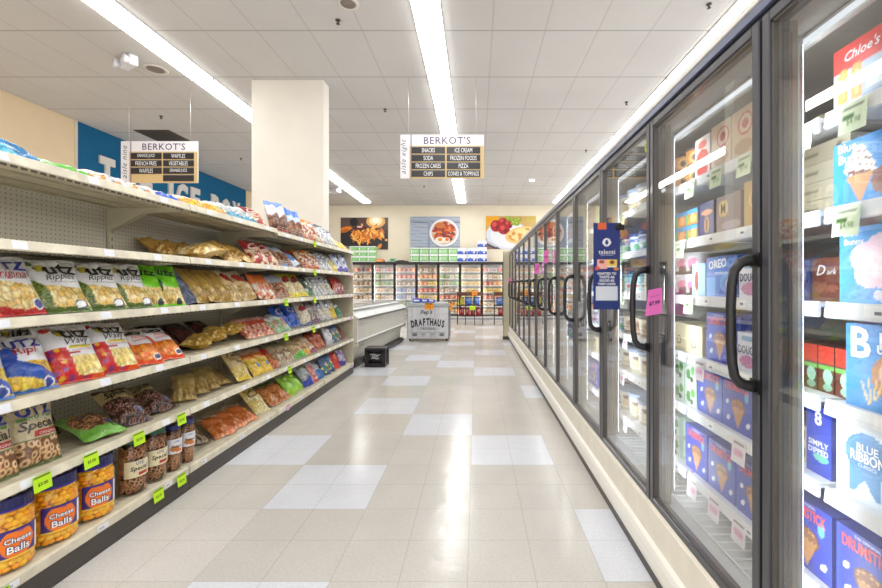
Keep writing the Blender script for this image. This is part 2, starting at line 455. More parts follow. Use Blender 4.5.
# ================================================================ snack bag designs
CHIP = [(238, 202, 116), (246, 216, 140), (228, 186, 96), (250, 224, 158)]
ORCH = [(240, 128, 28), (250, 158, 50), (226, 104, 20)]
BLK = (26, 24, 26); WHT = (240, 240, 242); BLU = (28, 44, 150); RED = (196, 28, 34)
def art_original(u, v):
    a = Art(u, v, (236, 236, 240))
    a.chips(v < .50 + .04 * np.sin(u * 6), CHIP, 5, 3)
    a.below(.10, (200, 30, 34), .03, 8); a.ell(.84, .15, .12, .085, (240, 240, 245)); a.ell(.84, .15, .09, .065, (40, 60, 150))
    return a.c
def art_ripples(u, v):
    a = Art(u, v, (235, 236, 238))
    a.chips((v < .44) & (u > .1), CHIP, 5, 8)
    m = a.emask(.16, .30, .15, .33, 26); d1, d2, i = voro(u, v, 13, 17, 4)
    pick = np.where(((d2 - d1) < .2)[:, None], np.array((62, 84, 20.)), np.array((112, 132, 34.)))
    a.put(m, pick); a.below(.09, (84, 110, 34), .02, 9)
    a.ell(.17, .90, .08, .05, (92, 112, 44))
    a.ell(.31, .80, .10, .075, (70, 66, 40)); a.ell(.31, .83, .075, .045, (214, 196, 70)); a.ell(.29, .755, .06, .035, (200, 190, 60))
    a.ell(.82, .13, .11, .08, (60, 64, 90)); a.ell(.82, .13, .085, .06, (235, 238, 240))
    return a.c
def art_green(u, v):
    a = Art(u, v, (120, 214, 22))
    a.chips((v < .45 + .04 * np.sin(u * 5 + 1)), CHIP, 5, 11)
    a.ell(.2, .48, .17, .2, (26, 76, 50), 20); a.ell(.22, .86, .1, .06, (34, 60, 38)); a.below(.05, (110, 200, 20))
    a.ell(.8, .09, .1, .07, (50, 60, 60))
    return a.c
def art_blueripl(u, v):
    a = Art(u, v, (232, 234, 240))
    a.chips(v < .46, [(244, 204, 60), (250, 218, 90), (236, 190, 50)], 4, 5, .06)
    a.put((v < .62 - .4 * u) & (v > .3 - .25 * u), (34, 84, 180)); a.ell(.1, .55, .28, .16, (30, 72, 170), 35)
    a.ell(.8, .11, .12, .085, (235, 235, 240)); a.ell(.8, .11, .09, .065, (40, 70, 160)); a.below(.045, (40, 110, 190))
    return a.c
def art_wavy(u, v):
    a = Art(u, v, (234, 234, 238))
    a.chips((v < .40) & (u > .3), [(244, 222, 140), (238, 212, 124), (250, 230, 160)], 4, 9, .06)
    m = (u < .42 - .2 * (v - .3)) & (v < .56) | (v < .08)
    d1, d2, i = voro(u, v, 7, 9, 2)
    c = np.tile(np.array((206, 26, 34.)), (len(u), 1)); c[(i > .6) & (d1 < .42)] = (232, 92, 20); c[(i < .25) & (d1 < .35)] = (130, 40, 120); c[(i > .85) & (d1 < .3)] = (240, 180, 40)
    a.put(m, c)
    a.ell(.16, .90, .09, .05, (190, 50, 50)); a.ell(.36, .84, .12, .075, (52, 46, 40)); a.ell(.35, .80, .09, .05, (222, 200, 60))
    a.rect(.42, .52, .86, .575, (232, 210, 60)); a.ell(.5, .45, .12, .02, (190, 60, 60))
    return a.c
def art_bbq(u, v):
    a = Art(u, v, (233, 232, 236))
    a.chips(v < .45, ORCH, 5, 21, .08); a.ell(.12, .46, .24, .2, (226, 72, 16), 30); a.below(.08, (232, 80, 20), .02, 7)
    a.ell(.86, .13, .1, .07, (240, 238, 235)); a.ell(.86, .13, .075, .05, (60, 60, 90))
    return a.c
def art_special(u, v):
    a = Art(u, v, (206, 190, 152))
    a.pretz(v < .42, 6, 4, (214, 168, 118), (120, 78, 44), (240, 206, 160))
    a.rect(0, .40, 1, .43, (96, 120, 60)); a.rect(.1, .70, .9, .76, (104, 140, 70)); a.rect(.35, .44, .95, .53, (178, 44, 42)); a.rect(0, .9, 1, 1, (216, 204, 172))
    a.below(.05, (96, 110, 60))
    return a.c
def art_special_dark(u, v):
    a = Art(u, v, (186, 164, 118))
    a.pretz((v < .60 + .05 * np.sin(u * 5)), 7, 6, (112, 66, 50), (52, 28, 26), (170, 130, 120))
    a.above(.9, (104, 78, 50)); a.ell(.75, .25, .1, .07, (52, 60, 120))
    return a.c
def art_green_pretzel(u, v):
    a = Art(u, v, (120, 166, 78))
    a.pretz(a.emask(.5, .5, .46, .36), 7, 9, (176, 128, 92), (96, 60, 44)); a.rect(0, 0, 1, .2, (112, 176, 60)); a.ell(.8, .3, .1, .09, (60, 80, 130))
    return a.c
def simple(base, mid=None, lo=None, top=None, patch=None, pat=None, n=6, seed=1, lov=.25, topv=.8, dot=None):
    """film bag: base colour, window of snacks in the middle, bottom and top bands, logo patch"""
    def f(u, v):
        a = Art(u, v, base)
        if mid:
            m = (v < .56 + .05 * math.sin(seed) + .06 * np.sin(u * 6 + seed)) if pat != 'full' else (v < .84)
            a.chips(m, mid, n, seed, .09)
        if lo: a.below(lov, lo, .05, 5, seed)
        if top: a.above(topv, top, .03, 6, seed)
        if patch: a.ell(.5, .68, .34, .13, patch[0], patch[2] if len(patch) > 2 else 8); a.ell(.5, .68, .28, .085, patch[1], 8)
        if dot: a.ell(.66, .3, .16, .1, dot)
        return a.c
    return f
def utzt(col, v=.80, cx=.62, w=.5): return ('utz', cx, v, w, col, dict(bold=.03, hstretch=1.05))
bag('original', 'white potato chip bag with blue logo', .21, .285, .085, art_original,
    [('UTZ', .5, .80, .8, BLU, dict(bold=.03, hstretch=.8)), ('Original', .5, .63, .8, (190, 34, 38), dict(shear=.3)), ('POTATO CHIPS', .55, .57, .5, (90, 90, 100))], 3, 1.5)
bag('ripples', 'white chip bag with scaly green pickle print', .235, .295, .075, art_ripples,
    [('utz', .64, .765, .56, BLK, dict(bold=.022, rot=4, hstretch=.9)), ('Ripples', .60, .60, .55, (46, 46, 44), dict(shear=.35, rot=5)), ('SOUR CREAM & ONION', .62, .52, .5, (90, 90, 80), dict(rot=4))], 5, 1.5)
bag('ripples_back', 'crumpled white chip bag turned askew', .2, .27, .07, art_ripples,
    [('utz', .68, .80, .50, BLK, dict(bold=.035))], 15, .8)
bag('green', 'bright lime green chip bag', .19, .295, .06, art_green,
    [('utz', .6, .78, .56, (24, 60, 40), dict(bold=.022, rot=-8, hstretch=.9))], 6, 1.4)
bag('blueripl', 'blue white and yellow ripple chip bag', .2, .27, .085, art_blueripl,
    [('UTZ', .55, .80, .66, BLU, dict(bold=.03, hstretch=.85)), ('Ripl', .5, .64, .45, (190, 34, 38), dict(shear=.3))], 7, 1.5)
bag('wavy', 'white wavy chip bag with red blotches', .23, .3, .09, art_wavy,
    [('utz', .64, .79, .56, BLK, dict(bold=.022, rot=3, hstretch=.9)), ('Wavy', .62, .63, .50, (56, 50, 50), dict(shear=.35, rot=5)), ('SWEET ONION', .64, .548, .4, (60, 90, 40)), ('POTATO CHIPS', .64, .48, .4, (170, 60, 50))], 8, 1.5)
bag('bbq', 'orange and white barbecue chip bag', .23, .29, .085, art_bbq,
    [('utz', .58, .79, .56, BLK, dict(bold=.022, rot=-4, hstretch=.9)), ('Honey', .66, .62, .42, (214, 70, 30), dict(shear=.3)), ('BARBEQUE', .66, .54, .42, (200, 60, 30))], 9, 1.4)
bag('special', 'tan pretzel bag with red banner', .175, .285, .085, art_special,
    [('UTZ', .5, .86, .8, BLU, dict(bold=.03)), ('NATURAL', .5, .73, .5, (240, 240, 220)), ('Special', .5, .61, .86, (40, 34, 26), dict(bold=.015, shear=.15)), ('ORIGINAL', .65, .485, .45, (240, 220, 210))], 10, 1.4, name='pretzel_bag', cat='pretzel bag')
bag('special_dark', 'clear bag of dark pretzels with tan header', .19, .3, .08, art_special_dark,
    [('Special', .55, .74, .8, (36, 28, 22), dict(bold=.02, shear=.15))], 11, 1.3, name='pretzel_bag', cat='pretzel bag')
bag('green_pretzel', 'green bag with pretzel window', .2, .28, .07, art_green_pretzel, [], 12, 1.1, name='pretzel_bag', cat='pretzel bag')
# flat bags along the top shelf
bag('skyblue', 'bright blue chip bag', .2, .28, .07, simple((40, 150, 210), [(90, 190, 226), (40, 130, 190)], None, (60, 170, 220), n=3, seed=3), [], 21)
bag('grass', 'flat green chip bag', .19, .27, .06, simple((96, 190, 60), None, None, (60, 150, 50), patch=((30, 90, 40), (120, 210, 80)), seed=4), [], 22)
bag('whitemix', 'white bag with orange and dark spots', .2, .27, .07, simple((236, 234, 232), [(240, 150, 60), (230, 228, 226), (60, 60, 66), (236, 236, 236)], None, None, n=4, seed=5), [('utz', .5, .78, .5, BLK, dict(bold=.03))], 23)
bag('bluesmall', 'small royal blue bag', .17, .24, .06, simple((30, 70, 190), None, (50, 100, 210), None, patch=((220, 226, 240), (30, 60, 170)), seed=6), [], 24)
bag('yellowflat', 'yellow corn snack bag', .2, .28, .07, simple((236, 184, 36), [(226, 160, 24), (244, 204, 70)], None, (244, 196, 40), n=4, seed=7), [], 25)
bag('clearblue', 'clear popcorn bag with pale blue print', .22, .28, .1, simple((206, 216, 222), [(224, 214, 190), (196, 208, 216), (240, 236, 226), (150, 180, 200)], (60, 150, 190), None, n=7, seed=8, lov=.14), [], 26, .9)
bag('darkred', 'dark red snack bag', .21, .28, .09, simple((150, 28, 36), [(226, 190, 150), (176, 50, 50), (236, 214, 190)], None, (158, 30, 38), patch=((236, 226, 214), (170, 30, 40)), n=6, seed=9), [], 27)
bag('redwhite', 'white pretzel bag with brown window', .16, .3, .07, simple((232, 228, 230), [(120, 66, 40), (86, 46, 30), (160, 98, 60)], (200, 60, 60), (120, 160, 222), n=7, seed=10, lov=.06, topv=.84), [], 28, name='pretzel_bag', cat='pretzel bag')
bag('bluetop', 'pretzel bag with sky blue top', .17, .3, .07, simple((196, 212, 236), [(130, 78, 48), (92, 52, 34), (170, 112, 70)], (90, 130, 200), (70, 130, 214), n=7, seed=11, lov=.05, topv=.72), [], 29, name='pretzel_bag', cat='pretzel bag')
bag('orangeyellow', 'orange and cream snack mix bag', .22, .29, .09, simple((232, 206, 160), [(238, 224, 196), (214, 120, 50), (160, 60, 60), (244, 232, 210)], (206, 98, 44), (236, 140, 30), patch=((170, 40, 50), (240, 226, 210)), n=6, seed=12, lov=.1), [], 30)
bag('pinkbrown', 'cream party mix bag with brown bits', .21, .28, .09, simple((226, 196, 170), [(222, 180, 130), (150, 90, 60), (240, 226, 200)], (220, 100, 50), (86, 76, 80), n=7, seed=13, lov=.08), [], 31)
bag('greywhite', 'silver grey chip bag', .19, .29, .08, simple((206, 210, 218), [(226, 228, 232), (176, 182, 190), (236, 236, 238)], None, (90, 96, 108), patch=((70, 76, 96), (220, 224, 230)), n=4, seed=14), [('utz', .5, .82, .5, WHT, dict(bold=.03))], 32)
bag('white', 'plain white chip bag', .19, .29, .08, simple((232, 232, 238), [(240, 228, 190), (226, 226, 232), (236, 214, 150)], (120, 128, 150), None, patch=((60, 80, 150), (230, 232, 240)), n=4, seed=15, lov=.08), [('UTZ', .5, .84, .6, (50, 60, 110), dict(bold=.03))], 33)
bag('whiteyellow', 'white chip bag with yellow bottom', .2, .28, .08, simple((232, 230, 226), [(246, 220, 100), (236, 206, 70)], (244, 214, 40), None, patch=((110, 120, 140), (230, 230, 230)), n=4, seed=16, lov=.2), [], 34)
bag('bluewhite', 'white bag with blue ovals and purple base', .2, .27, .08, simple((214, 220, 238), None, (66, 50, 180), (196, 204, 226), patch=((40, 84, 190), (230, 234, 244), 60), seed=17, lov=.2), [], 35)
# second shelf
bag('golden', 'golden popcorn bag', .19, .27, .09, simple((204, 160, 76), [(226, 188, 108), (190, 142, 60), (238, 206, 132), (172, 120, 48)], None, (186, 142, 66), n=7, seed=18), [], 36)
bag('goldenlong', 'long golden puffed corn bag', .2, .36, .1, simple((216, 176, 92), [(236, 202, 128), (206, 160, 78), (246, 222, 160)], None, (190, 150, 74), n=8, seed=19), [], 37)
bag('whiteblue', 'white and blue pretzel bag', .17, .28, .07, simple((222, 226, 236), [(140, 88, 58), (106, 62, 40), (190, 140, 100)], (60, 110, 200), (200, 214, 238), n=7, seed=20, lov=.08), [], 38, name='pretzel_bag', cat='pretzel bag')
bag('longblue', 'long plain steel blue bag', .2, .33, .08, simple((96, 144, 200), None, (200, 214, 230), (70, 120, 184), seed=21, lov=.2), [], 39)
# third shelf
bag('slate', 'slim slate blue bag', .16, .28, .05, simple((70, 86, 116), None, None, (96, 108, 134), seed=22), [], 40)
bag('goldtall', 'tall plain gold bag', .16, .3, .08, simple((190, 154, 74), [(204, 170, 90), (182, 144, 66)], None, (176, 140, 64), n=3, seed=23), [], 41)
bag('tanred', 'tan tortilla bag with red label', .2, .3, .08, simple((214, 184, 126), [(226, 200, 146), (206, 172, 110)], None, (222, 212, 190), patch=((180, 40, 40), (190, 50, 50), -20), n=5, seed=24), [], 42)
bag('orangestripe', 'orange and white cracker bag', .16, .27, .07, simple((224, 120, 60), [(236, 190, 150), (206, 90, 50), (240, 226, 214)], None, (230, 112, 44), n=5, seed=25), [], 43)
bag('greybrown', 'brown nut bag with grey header', .16, .27, .07, simple((170, 110, 76), [(180, 110, 70), (130, 76, 50), (206, 150, 110)], None, (176, 184, 200), n=8, seed=26, topv=.62), [], 44)
bag('yellowred', 'yellow popcorn bag with maroon logo', .24, .31, .1, simple((226, 206, 150), [(240, 226, 180), (222, 196, 130), (236, 214, 160)], (246, 226, 40), (226, 206, 40), patch=((134, 26, 40), (176, 60, 60), 20), n=7, seed=27, lov=.16, topv=.78), [], 45)
bag('darkgreen', 'dark green seasoned chip bag', .17, .28, .07, simple((70, 84, 74), [(70, 130, 70), (220, 224, 220), (50, 70, 56)], (60, 130, 60), (40, 44, 50), n=4, seed=28, lov=.2), [], 46)
bag('crimson', 'crimson chip bag with pink print', .19, .27, .08, simple((176, 52, 48), [(216, 110, 80), (160, 40, 50), (226, 190, 190)], (150, 40, 90), (190, 90, 90), n=4, seed=29, lov=.1), [], 47)
# fourth shelf
bag('maroon', 'maroon bag lying flat', .21, .28, .07, simple((84, 30, 34), None, (100, 36, 38), (70, 24, 30), seed=30), [], 48)
bag('goldlying', 'gold corn puff bag lying flat', .2, .3, .075, simple((200, 156, 64), [(220, 184, 90), (196, 150, 60), (230, 198, 112)], None, (232, 190, 40), n=5, seed=31), [], 49)
bag('redorange', 'red and peach snack bag', .15, .24, .06, simple((190, 70, 50), [(226, 150, 110), (186, 60, 50), (240, 200, 180)], None, (196, 150, 140), n=5, seed=32), [], 50)
bag('mint', 'white bag with mint green stripe', .16, .25, .06, simple((214, 218, 214), [(226, 214, 196), (130, 190, 140), (206, 150, 120)], (120, 190, 130), (190, 196, 210), n=5, seed=33, lov=.12), [], 51)
bag('royal', 'royal blue chip bag', .21, .29, .09, simple((24, 84, 200), [(40, 110, 220), (20, 70, 180)], None, (30, 90, 210), patch=((226, 232, 244), (24, 80, 190)), n=3, seed=34), [], 52)
bag('whitered', 'white popcorn bag with red logo', .22, .3, .09, simple((226, 214, 200), [(240, 230, 206), (222, 206, 176), (236, 224, 196)], (44, 96, 180), (220, 206, 196), patch=((180, 30, 50), (200, 60, 70), 10), n=8, seed=35, lov=.09), [], 53)
bag('stripe', 'grey striped pork rind bag', .16, .28, .07, simple((150, 140, 146), [(190, 176, 170), (120, 108, 116), (220, 206, 196)], (130, 70, 130), (96, 92, 100), n=4, seed=36, lov=.14), [], 54)
bag('emerald', 'small emerald green bag', .14, .2, .06, simple((50, 130, 96), None, None, (210, 220, 214), seed=37), [], 55)
# fifth shelf
bag('goldslim', 'slim gold corn chip bag', .15, .31, .055, simple((186, 158, 96), [(196, 168, 106), (176, 148, 86)], None, (204, 180, 120), n=3, seed=38), [], 56)
def art_bistro(u, v):
    a = Art(u, v, (206, 182, 128)); a.chips(v < .4, [(226, 200, 110), (214, 186, 96), (236, 214, 130)], 5, 3, .06)
    a.ell(.5, .72, .36, .15, (60, 46, 30)); a.ell(.5, .72, .33, .13, (206, 184, 134)); a.rect(.2, .86, .8, .97, (110, 84, 60)); a.ell(.36, .5, .08, .05, (120, 90, 50)); a.ell(.62, .5, .08, .05, (120, 90, 50)); a.below(.07, (236, 206, 70))
    return a.c
bag('bistro', 'gold tortilla chip bag with oval logo', .22, .31, .09, art_bistro, [('tortilla', .5, .72, .5, (60, 44, 28), dict(shear=.2, bold=.01))], 57, 1.2)
bag('orangedot', 'orange cheese snack bag with blue dot', .15, .27, .06, simple((226, 120, 40), [(246, 210, 80), (240, 196, 60)], None, (226, 190, 170), n=4, seed=39, dot=(60, 130, 200)), [], 58)
bag('redslim', 'red and amber nut bag', .15, .27, .06, simple((190, 40, 36), [(206, 110, 50), (180, 80, 36), (226, 150, 80)], None, (196, 36, 40), n=7, seed=40), [], 59)
bag('tanclear', 'clear tan cookie bag', .18, .28, .08, simple((190, 170, 140), [(206, 180, 140), (150, 120, 84), (226, 206, 176), (170, 150, 120)], None, (150, 156, 130), n=7, seed=41), [], 60)
bag('tangreen', 'clear tan bag with green bottom', .19, .28, .09, simple((196, 172, 130), [(206, 176, 126), (176, 140, 94), (226, 200, 156)], (80, 186, 50), (150, 140, 110), n=8, seed=42, lov=.2), [], 61)
bag('tanyellow', 'clear tan bag with yellow corner', .19, .28, .09, simple((200, 168, 124), [(210, 170, 116), (184, 140, 90), (230, 200, 156)], (240, 190, 50), (160, 140, 110), n=8, seed=43, lov=.16), [], 62)
bag('magenta', 'white snack bag with magenta mark', .18, .27, .08, simple((226, 206, 190), [(226, 190, 150), (200, 150, 110), (240, 226, 206)], (160, 40, 100), (200, 180, 160), n=7, seed=44, lov=.12), [], 63)
bag('rust', 'rust coloured cheese snack bag', .17, .27, .08, simple((176, 70, 36), [(206, 96, 44), (160, 56, 30), (226, 130, 70)], None, (90, 44, 36), n=6, seed=45), [], 64)
bag('silver', 'glossy silver white bag', .19, .28, .08, simple((214, 216, 226), None, (196, 200, 212), (170, 176, 190), patch=((180, 186, 200), (226, 228, 236)), seed=46), [], 65)
bag('multi', 'blue bag with yellow and green blocks', .18, .27, .08, simple((60, 96, 150), [(240, 200, 60), (60, 140, 80), (70, 110, 170), (240, 220, 140)], (40, 80, 130), (80, 110, 160), n=4, seed=47, lov=.15), [], 66)
bag('brown', 'small chestnut brown bag', .15, .22, .07, simple((120, 50, 40), None, (150, 70, 50), (96, 40, 36), seed=48), [], 67)
# bottom deck
bag('rustflat', 'flat orange cracker bag', .17, .29, .055, simple((206, 110, 50), [(216, 116, 50), (196, 96, 40), (230, 150, 90)], None, (186, 170, 146), n=5, seed=49), [], 68)
bag('clearwrap', 'crinkled clear bag', .15, .26, .05, simple((150, 130, 104), [(170, 150, 120), (120, 100, 80), (190, 176, 150)], None, None, n=5, seed=50), [], 69)
bag('goldwhite', 'gold and cream chip bag', .21, .3, .085, simple((226, 204, 126), [(240, 222, 160), (230, 204, 110), (246, 234, 190)], None, (210, 180, 70), patch=((120, 90, 50), (226, 200, 140)), n=5, seed=51), [], 70)
bag('orangebrown', 'clear bag of orange snacks', .17, .28, .08, simple((200, 120, 60), [(216, 130, 60), (180, 96, 44), (230, 160, 90)], None, (110, 120, 70), n=8, seed=52), [], 71)
bag('lime', 'glossy lime green bag', .18, .27, .09, simple((150, 214, 40), None, (170, 226, 60), (150, 170, 120), patch=((96, 170, 40), (190, 230, 90)), seed=53), [], 72)
bag('silverblue', 'silver bag with dark blue bottom', .19, .28, .08, simple((170, 176, 186), [(190, 194, 200), (140, 148, 160), (210, 214, 220)], (44, 70, 180), (150, 156, 150), n=5, seed=54, lov=.3), [], 73)
bag('pinkred', 'pink and red snack bag', .15, .26, .07, simple((214, 110, 110), [(226, 150, 140), (200, 80, 80), (240, 200, 196)], None, (200, 190, 196), n=5, seed=55), [], 74)
bag('bluewave', 'silver bag with bright blue bottom', .19, .27, .08, simple((200, 208, 222), [(220, 226, 234), (170, 180, 200)], (30, 110, 190), (160, 170, 190), n=3, seed=56, lov=.42), [], 75)
bag('scarlet', 'scarlet red snack bag', .18, .24, .08, simple((214, 44, 30), None, (230, 60, 40), (170, 40, 60), patch=((240, 120, 60), (220, 50, 30)), seed=57), [], 76)
bag('violet', 'purple and white snack bag', .17, .24, .08, simple((150, 120, 190), [(210, 200, 230), (120, 80, 170)], (70, 50, 150), (190, 180, 210), n=4, seed=58), [], 77)

USED = {}
def settle(me, rot, x, y, z0):
    """location that rests a rotated mesh on height z0"""
    R = rot.to_matrix()
    zs = [(R @ v.co).z for v in me.vertices]
    return (x, y, z0 - min(zs) + .0005)
from mathutils import Euler
def put_bag(key, x, y, z, tilt=12, rz=90, roll=0, label='', group=None, zoff=0):
    me = bag_mesh(key); d = BAGS[key]
    if USED.get(key): o = USED[key].copy()
    else:
        o = bpy.data.objects.new(d['name'], me); USED[key] = o
    COL.objects.link(o)
    e = Euler((-math.radians(tilt), math.radians(roll), math.radians(rz)), 'XYZ')
    if x < -1.5:      # keep every bag between the deck, the shelf above, the front rail and the back panel
        co = np.array([v.co for v in me.vertices])
        head = {1.83: 9, 1.81: 9, 1.49: .29, 1.18: .265, .85: .285, .52: .285, .155: .325}.get(z, 9)
        for _ in range(40):
            P = co @ np.array(e.to_matrix()).T
            if P[:, 2].max() - P[:, 2].min() + zoff <= head - .004: break
            e = Euler((e.x - math.radians(2), e.y, e.z), 'XYZ')
        if x + P[:, 0].max() > -1.846: x -= x + P[:, 0].max() + 1.846
        if x + P[:, 0].min() < -2.368: x += -2.368 - (x + P[:, 0].min())
    o.rotation_euler = e; o.location = settle(me, e, x, y, z + zoff)
    for k in ('label', 'group'):
        if k in o: del o[k]
    tag(o, label, d['cat'], group)
    return o

ORD = {1: [''], 2: ['nearer', 'farther'], 3: ['nearest', 'middle', 'farthest'], 4: ['nearest', 'second nearest', 'third nearest', 'farthest'],
       5: ['nearest', 'second nearest', 'middle', 'second farthest', 'farthest']}
NUM = {2: 'two', 3: 'three', 4: 'four', 5: 'five'}
def art_an(s): return s
# (key, y centre, count, pitch, x of base front, tilt, roll, extra)
TIERS = [('top', 1.83), ('second', 1.49), ('third', 1.18), ('fourth', .85), ('fifth', .52), ('bottom', .155)]
XF = -1.85
def run(tier, key, y0, n=1, pitch=.1, x=-1.93, tilt=18, roll=0, rz=90, z=None, jit=5.5, zs=0, suffix=''):
    rr = random.Random(hash((tier, key)) if False else sum(map(ord, key)) * 7 + int(y0 * 100))
    zt = dict(TIERS)[tier] if z is None else z
    look = BAGS[key]['look']
    if suffix: look += ' ' + suffix
    for i in range(n):
        where = {'top': 'on the top snack shelf', 'bottom': 'on the bottom snack deck'}.get(tier, 'on the %s snack shelf down' % tier)
        where = where.replace(' on the', ',').replace('on the ', '') if ' with ' in look or ' and ' in look else where
        sp = ', ' if not where.startswith('on') else ' '
        if True: lab = (ORD[n][i] + ' ' + look).strip() + sp + where
        elif n == 1: lab = '%s %s' % (look, where)
        else: lab = '%s of %s %ss %s' % (ORD[n][i], NUM[n], look.replace(' bag ', ' bags ', 1) if False else look, where) if ' with ' not in look and ' lying' not in look and ' turned' not in look and ' of ' not in look and ' behind' not in look \
            else '%s %s, one of %s %s' % (ORD[n][i], look, NUM[n], where)
        put_bag(key, x + rr.uniform(-.008, .008), y0 + i * pitch, zt, tilt + rr.uniform(-jit, jit), rz + rr.uniform(-jit, jit) * 1.6 - (7 if (y0 > 3.7 and rz == 90) else 0), roll + rr.uniform(-jit, jit) * (1.3 if y0 > 3 else .5),
                lab, BAGS[key]['look'] + 's on the snack shelves', zoff=i * zs)

# ---- nearest section of the shelf run (flavours facing the aisle)
run('third', 'original', 1.62, 2, .2, tilt=16, x=-1.95, rz=76)
run('third', 'ripples', 1.99, 3, .195, tilt=25, x=-1.93, rz=68, jit=3)
run('third', 'ripples_back', 1.9, 3, .22, tilt=3, x=-2.31, roll=-4, jit=2)
run('third', 'green', 2.53, 2, .15, tilt=26, x=-1.94, rz=64, jit=2)
run('fourth', 'blueripl', 1.64, 2, .19, tilt=30, x=-1.91, rz=74, jit=3)
run('fourth', 'wavy', 2.03, 2, .215, tilt=34, x=-1.90, rz=70, jit=3)
run('fourth', 'bbq', 2.43, 2, .185, tilt=50, x=-1.90, rz=72, jit=3)
run('fourth', 'ripples_back', 1.8, 2, .3, tilt=3, x=-2.32, roll=4, jit=2)
run('fifth', 'special', 1.51, 3, .18, tilt=10, x=-1.93, rz=80, jit=1.5)
run('fifth', 'green_pretzel', 2.19, 1, tilt=76, x=-1.91, rz=75)
run('fifth', 'special_dark', 2.41, 2, .24, tilt=58, x=-1.94, roll=0, rz=66)
run('fifth', 'special_dark', 2.17, 1, tilt=24, x=-2.23, rz=88, suffix='at the back')
# top shelf
run('top', 'skyblue', 1.58, 2, .23, tilt=58, x=-1.93)
run('top', 'grass', 2.1, 1, tilt=76, x=-1.95)
run('top', 'whitemix', 2.33, 2, .22, tilt=74, x=-1.95)
run('top', 'bluesmall', 2.72, 1, tilt=80, x=-1.93)
run('top', 'yellowflat', 3.0, 2, .21, tilt=66, x=-1.93, rz=80)
run('top', 'clearblue', 3.42, 2, .2, tilt=56, x=-1.92)
run('top', 'darkred', 3.82, 1, tilt=48, x=-1.92)
run('top', 'redwhite', 4.05, 2, .17, tilt=16, x=-1.92)
run('top', 'bluetop', 4.42, 2, .17, tilt=14, x=-1.93, z=1.81)
run('top', 'orangeyellow', 4.77, 2, .21, tilt=28, x=-1.92, z=1.81)
run('top', 'pinkbrown', 5.16, 1, tilt=32, x=-1.92, z=1.81)
run('top', 'greywhite', 5.38, 2, .17, tilt=28, x=-1.92, z=1.81)
run('top', 'white', 5.72, 1, tilt=30, x=-1.92, z=1.81)
run('top', 'whiteyellow', 5.96, 2, .2, tilt=64, x=-1.9, z=1.81)
# second shelf
run('second', 'golden', 3.0, 3, .18, tilt=60, x=-2.11, jit=2)
run('second', 'goldenlong', 2.9, 1, tilt=82, x=-1.96, rz=4)
run('second', 'golden', 3.42, 2, .175, tilt=56, x=-1.93, suffix='beside the red bags')
run('second', 'darkred', 3.77, 2, .19, tilt=40, x=-1.91, rz=74, jit=2)
run('second', 'whiteblue', 4.12, 2, .19, tilt=42, x=-1.91)
run('second', 'longblue', 4.46, 1, tilt=52, x=-1.9, roll=-14)
run('second', 'crimson', 4.64, 1, tilt=38, x=-2.0, rz=70)
run('second', 'orangeyellow', 4.85, 2, .22, tilt=38, x=-1.91)
run('second', 'greywhite', 5.3, 2, .2, tilt=36, x=-1.91)
run('second', 'whiteyellow', 5.7, 1, tilt=40, x=-1.91)
run('second', 'bluewhite', 5.95, 2, .21, tilt=22, x=-1.92)
# third shelf
run('third', 'slate', 2.86, 1, tilt=22, x=-1.93, roll=-4)
run('third', 'goldtall', 3.02, 3, .13, tilt=24, x=-1.94)
run('third', 'tanred', 3.44, 2, .19, tilt=26, x=-1.93)
run('third', 'orangestripe', 3.8, 2, .15, tilt=34, x=-1.91)
run('third', 'greybrown', 4.1, 2, .17, tilt=34, x=-1.92)
run('third', 'yellowred', 4.45, 2, .24, tilt=30, x=-1.92)
run('third', 'darkgreen', 4.9, 1, tilt=20, x=-1.92)
run('third', 'greywhite', 5.1, 2, .17, tilt=14, x=-1.93)
run('third', 'white', 5.45, 2, .2, tilt=12, x=-1.93)
run('third', 'crimson', 5.85, 2, .2, tilt=24, x=-1.92)
# fourth shelf
run('fourth', 'maroon', 2.98, 3, .23, tilt=60, x=-2.10, roll=0)
run('fourth', 'goldlying', 2.98, 3, .185, tilt=84, x=-1.98, rz=22, zs=.028, jit=3)
run('fourth', 'redorange', 3.66, 3, .155, tilt=50, x=-1.92, rz=78, jit=2)
run('fourth', 'mint', 4.1, 2, .15, tilt=50, x=-1.92)
run('fourth', 'royal', 4.38, 2, .21, tilt=34, x=-1.95)
run('fourth', 'whitered', 4.82, 1, tilt=30, x=-1.92)
run('fourth', 'stripe', 5.03, 2, .14, tilt=22, x=-1.93)
run('fourth', 'white', 5.34, 2, .19, tilt=16, x=-1.93)
run('fourth', 'whiteyellow', 5.72, 1, tilt=20, x=-1.93)
run('fourth', 'emerald', 5.98, 1, tilt=20, x=-1.92)
# fifth shelf
run('fifth', 'goldslim', 2.87, 4, .15, tilt=70, x=-1.98, rz=46, jit=7)
run('fifth', 'bistro', 3.5, 1, tilt=44, x=-1.9)
run('fifth', 'orangedot', 3.73, 2, .15, tilt=46, x=-1.9)
run('fifth', 'redslim', 4.03, 1, tilt=50, x=-1.9)
run('fifth', 'tanclear', 4.2, 2, .17, tilt=46, x=-1.91)
run('fifth', 'tangreen', 4.56, 1, tilt=48, x=-1.9)
run('fifth', 'tanyellow', 4.77, 1, tilt=44, x=-1.9)
run('fifth', 'magenta', 4.96, 1, tilt=40, x=-1.9)
run('fifth', 'rust', 5.15, 2, .16, tilt=34, x=-1.92)
run('fifth', 'silver', 5.5, 1, tilt=28, x=-1.9)
run('fifth', 'multi', 5.72, 2, .18, tilt=26, x=-1.91)
run('fifth', 'brown', 6.1, 1, tilt=28, x=-1.91)
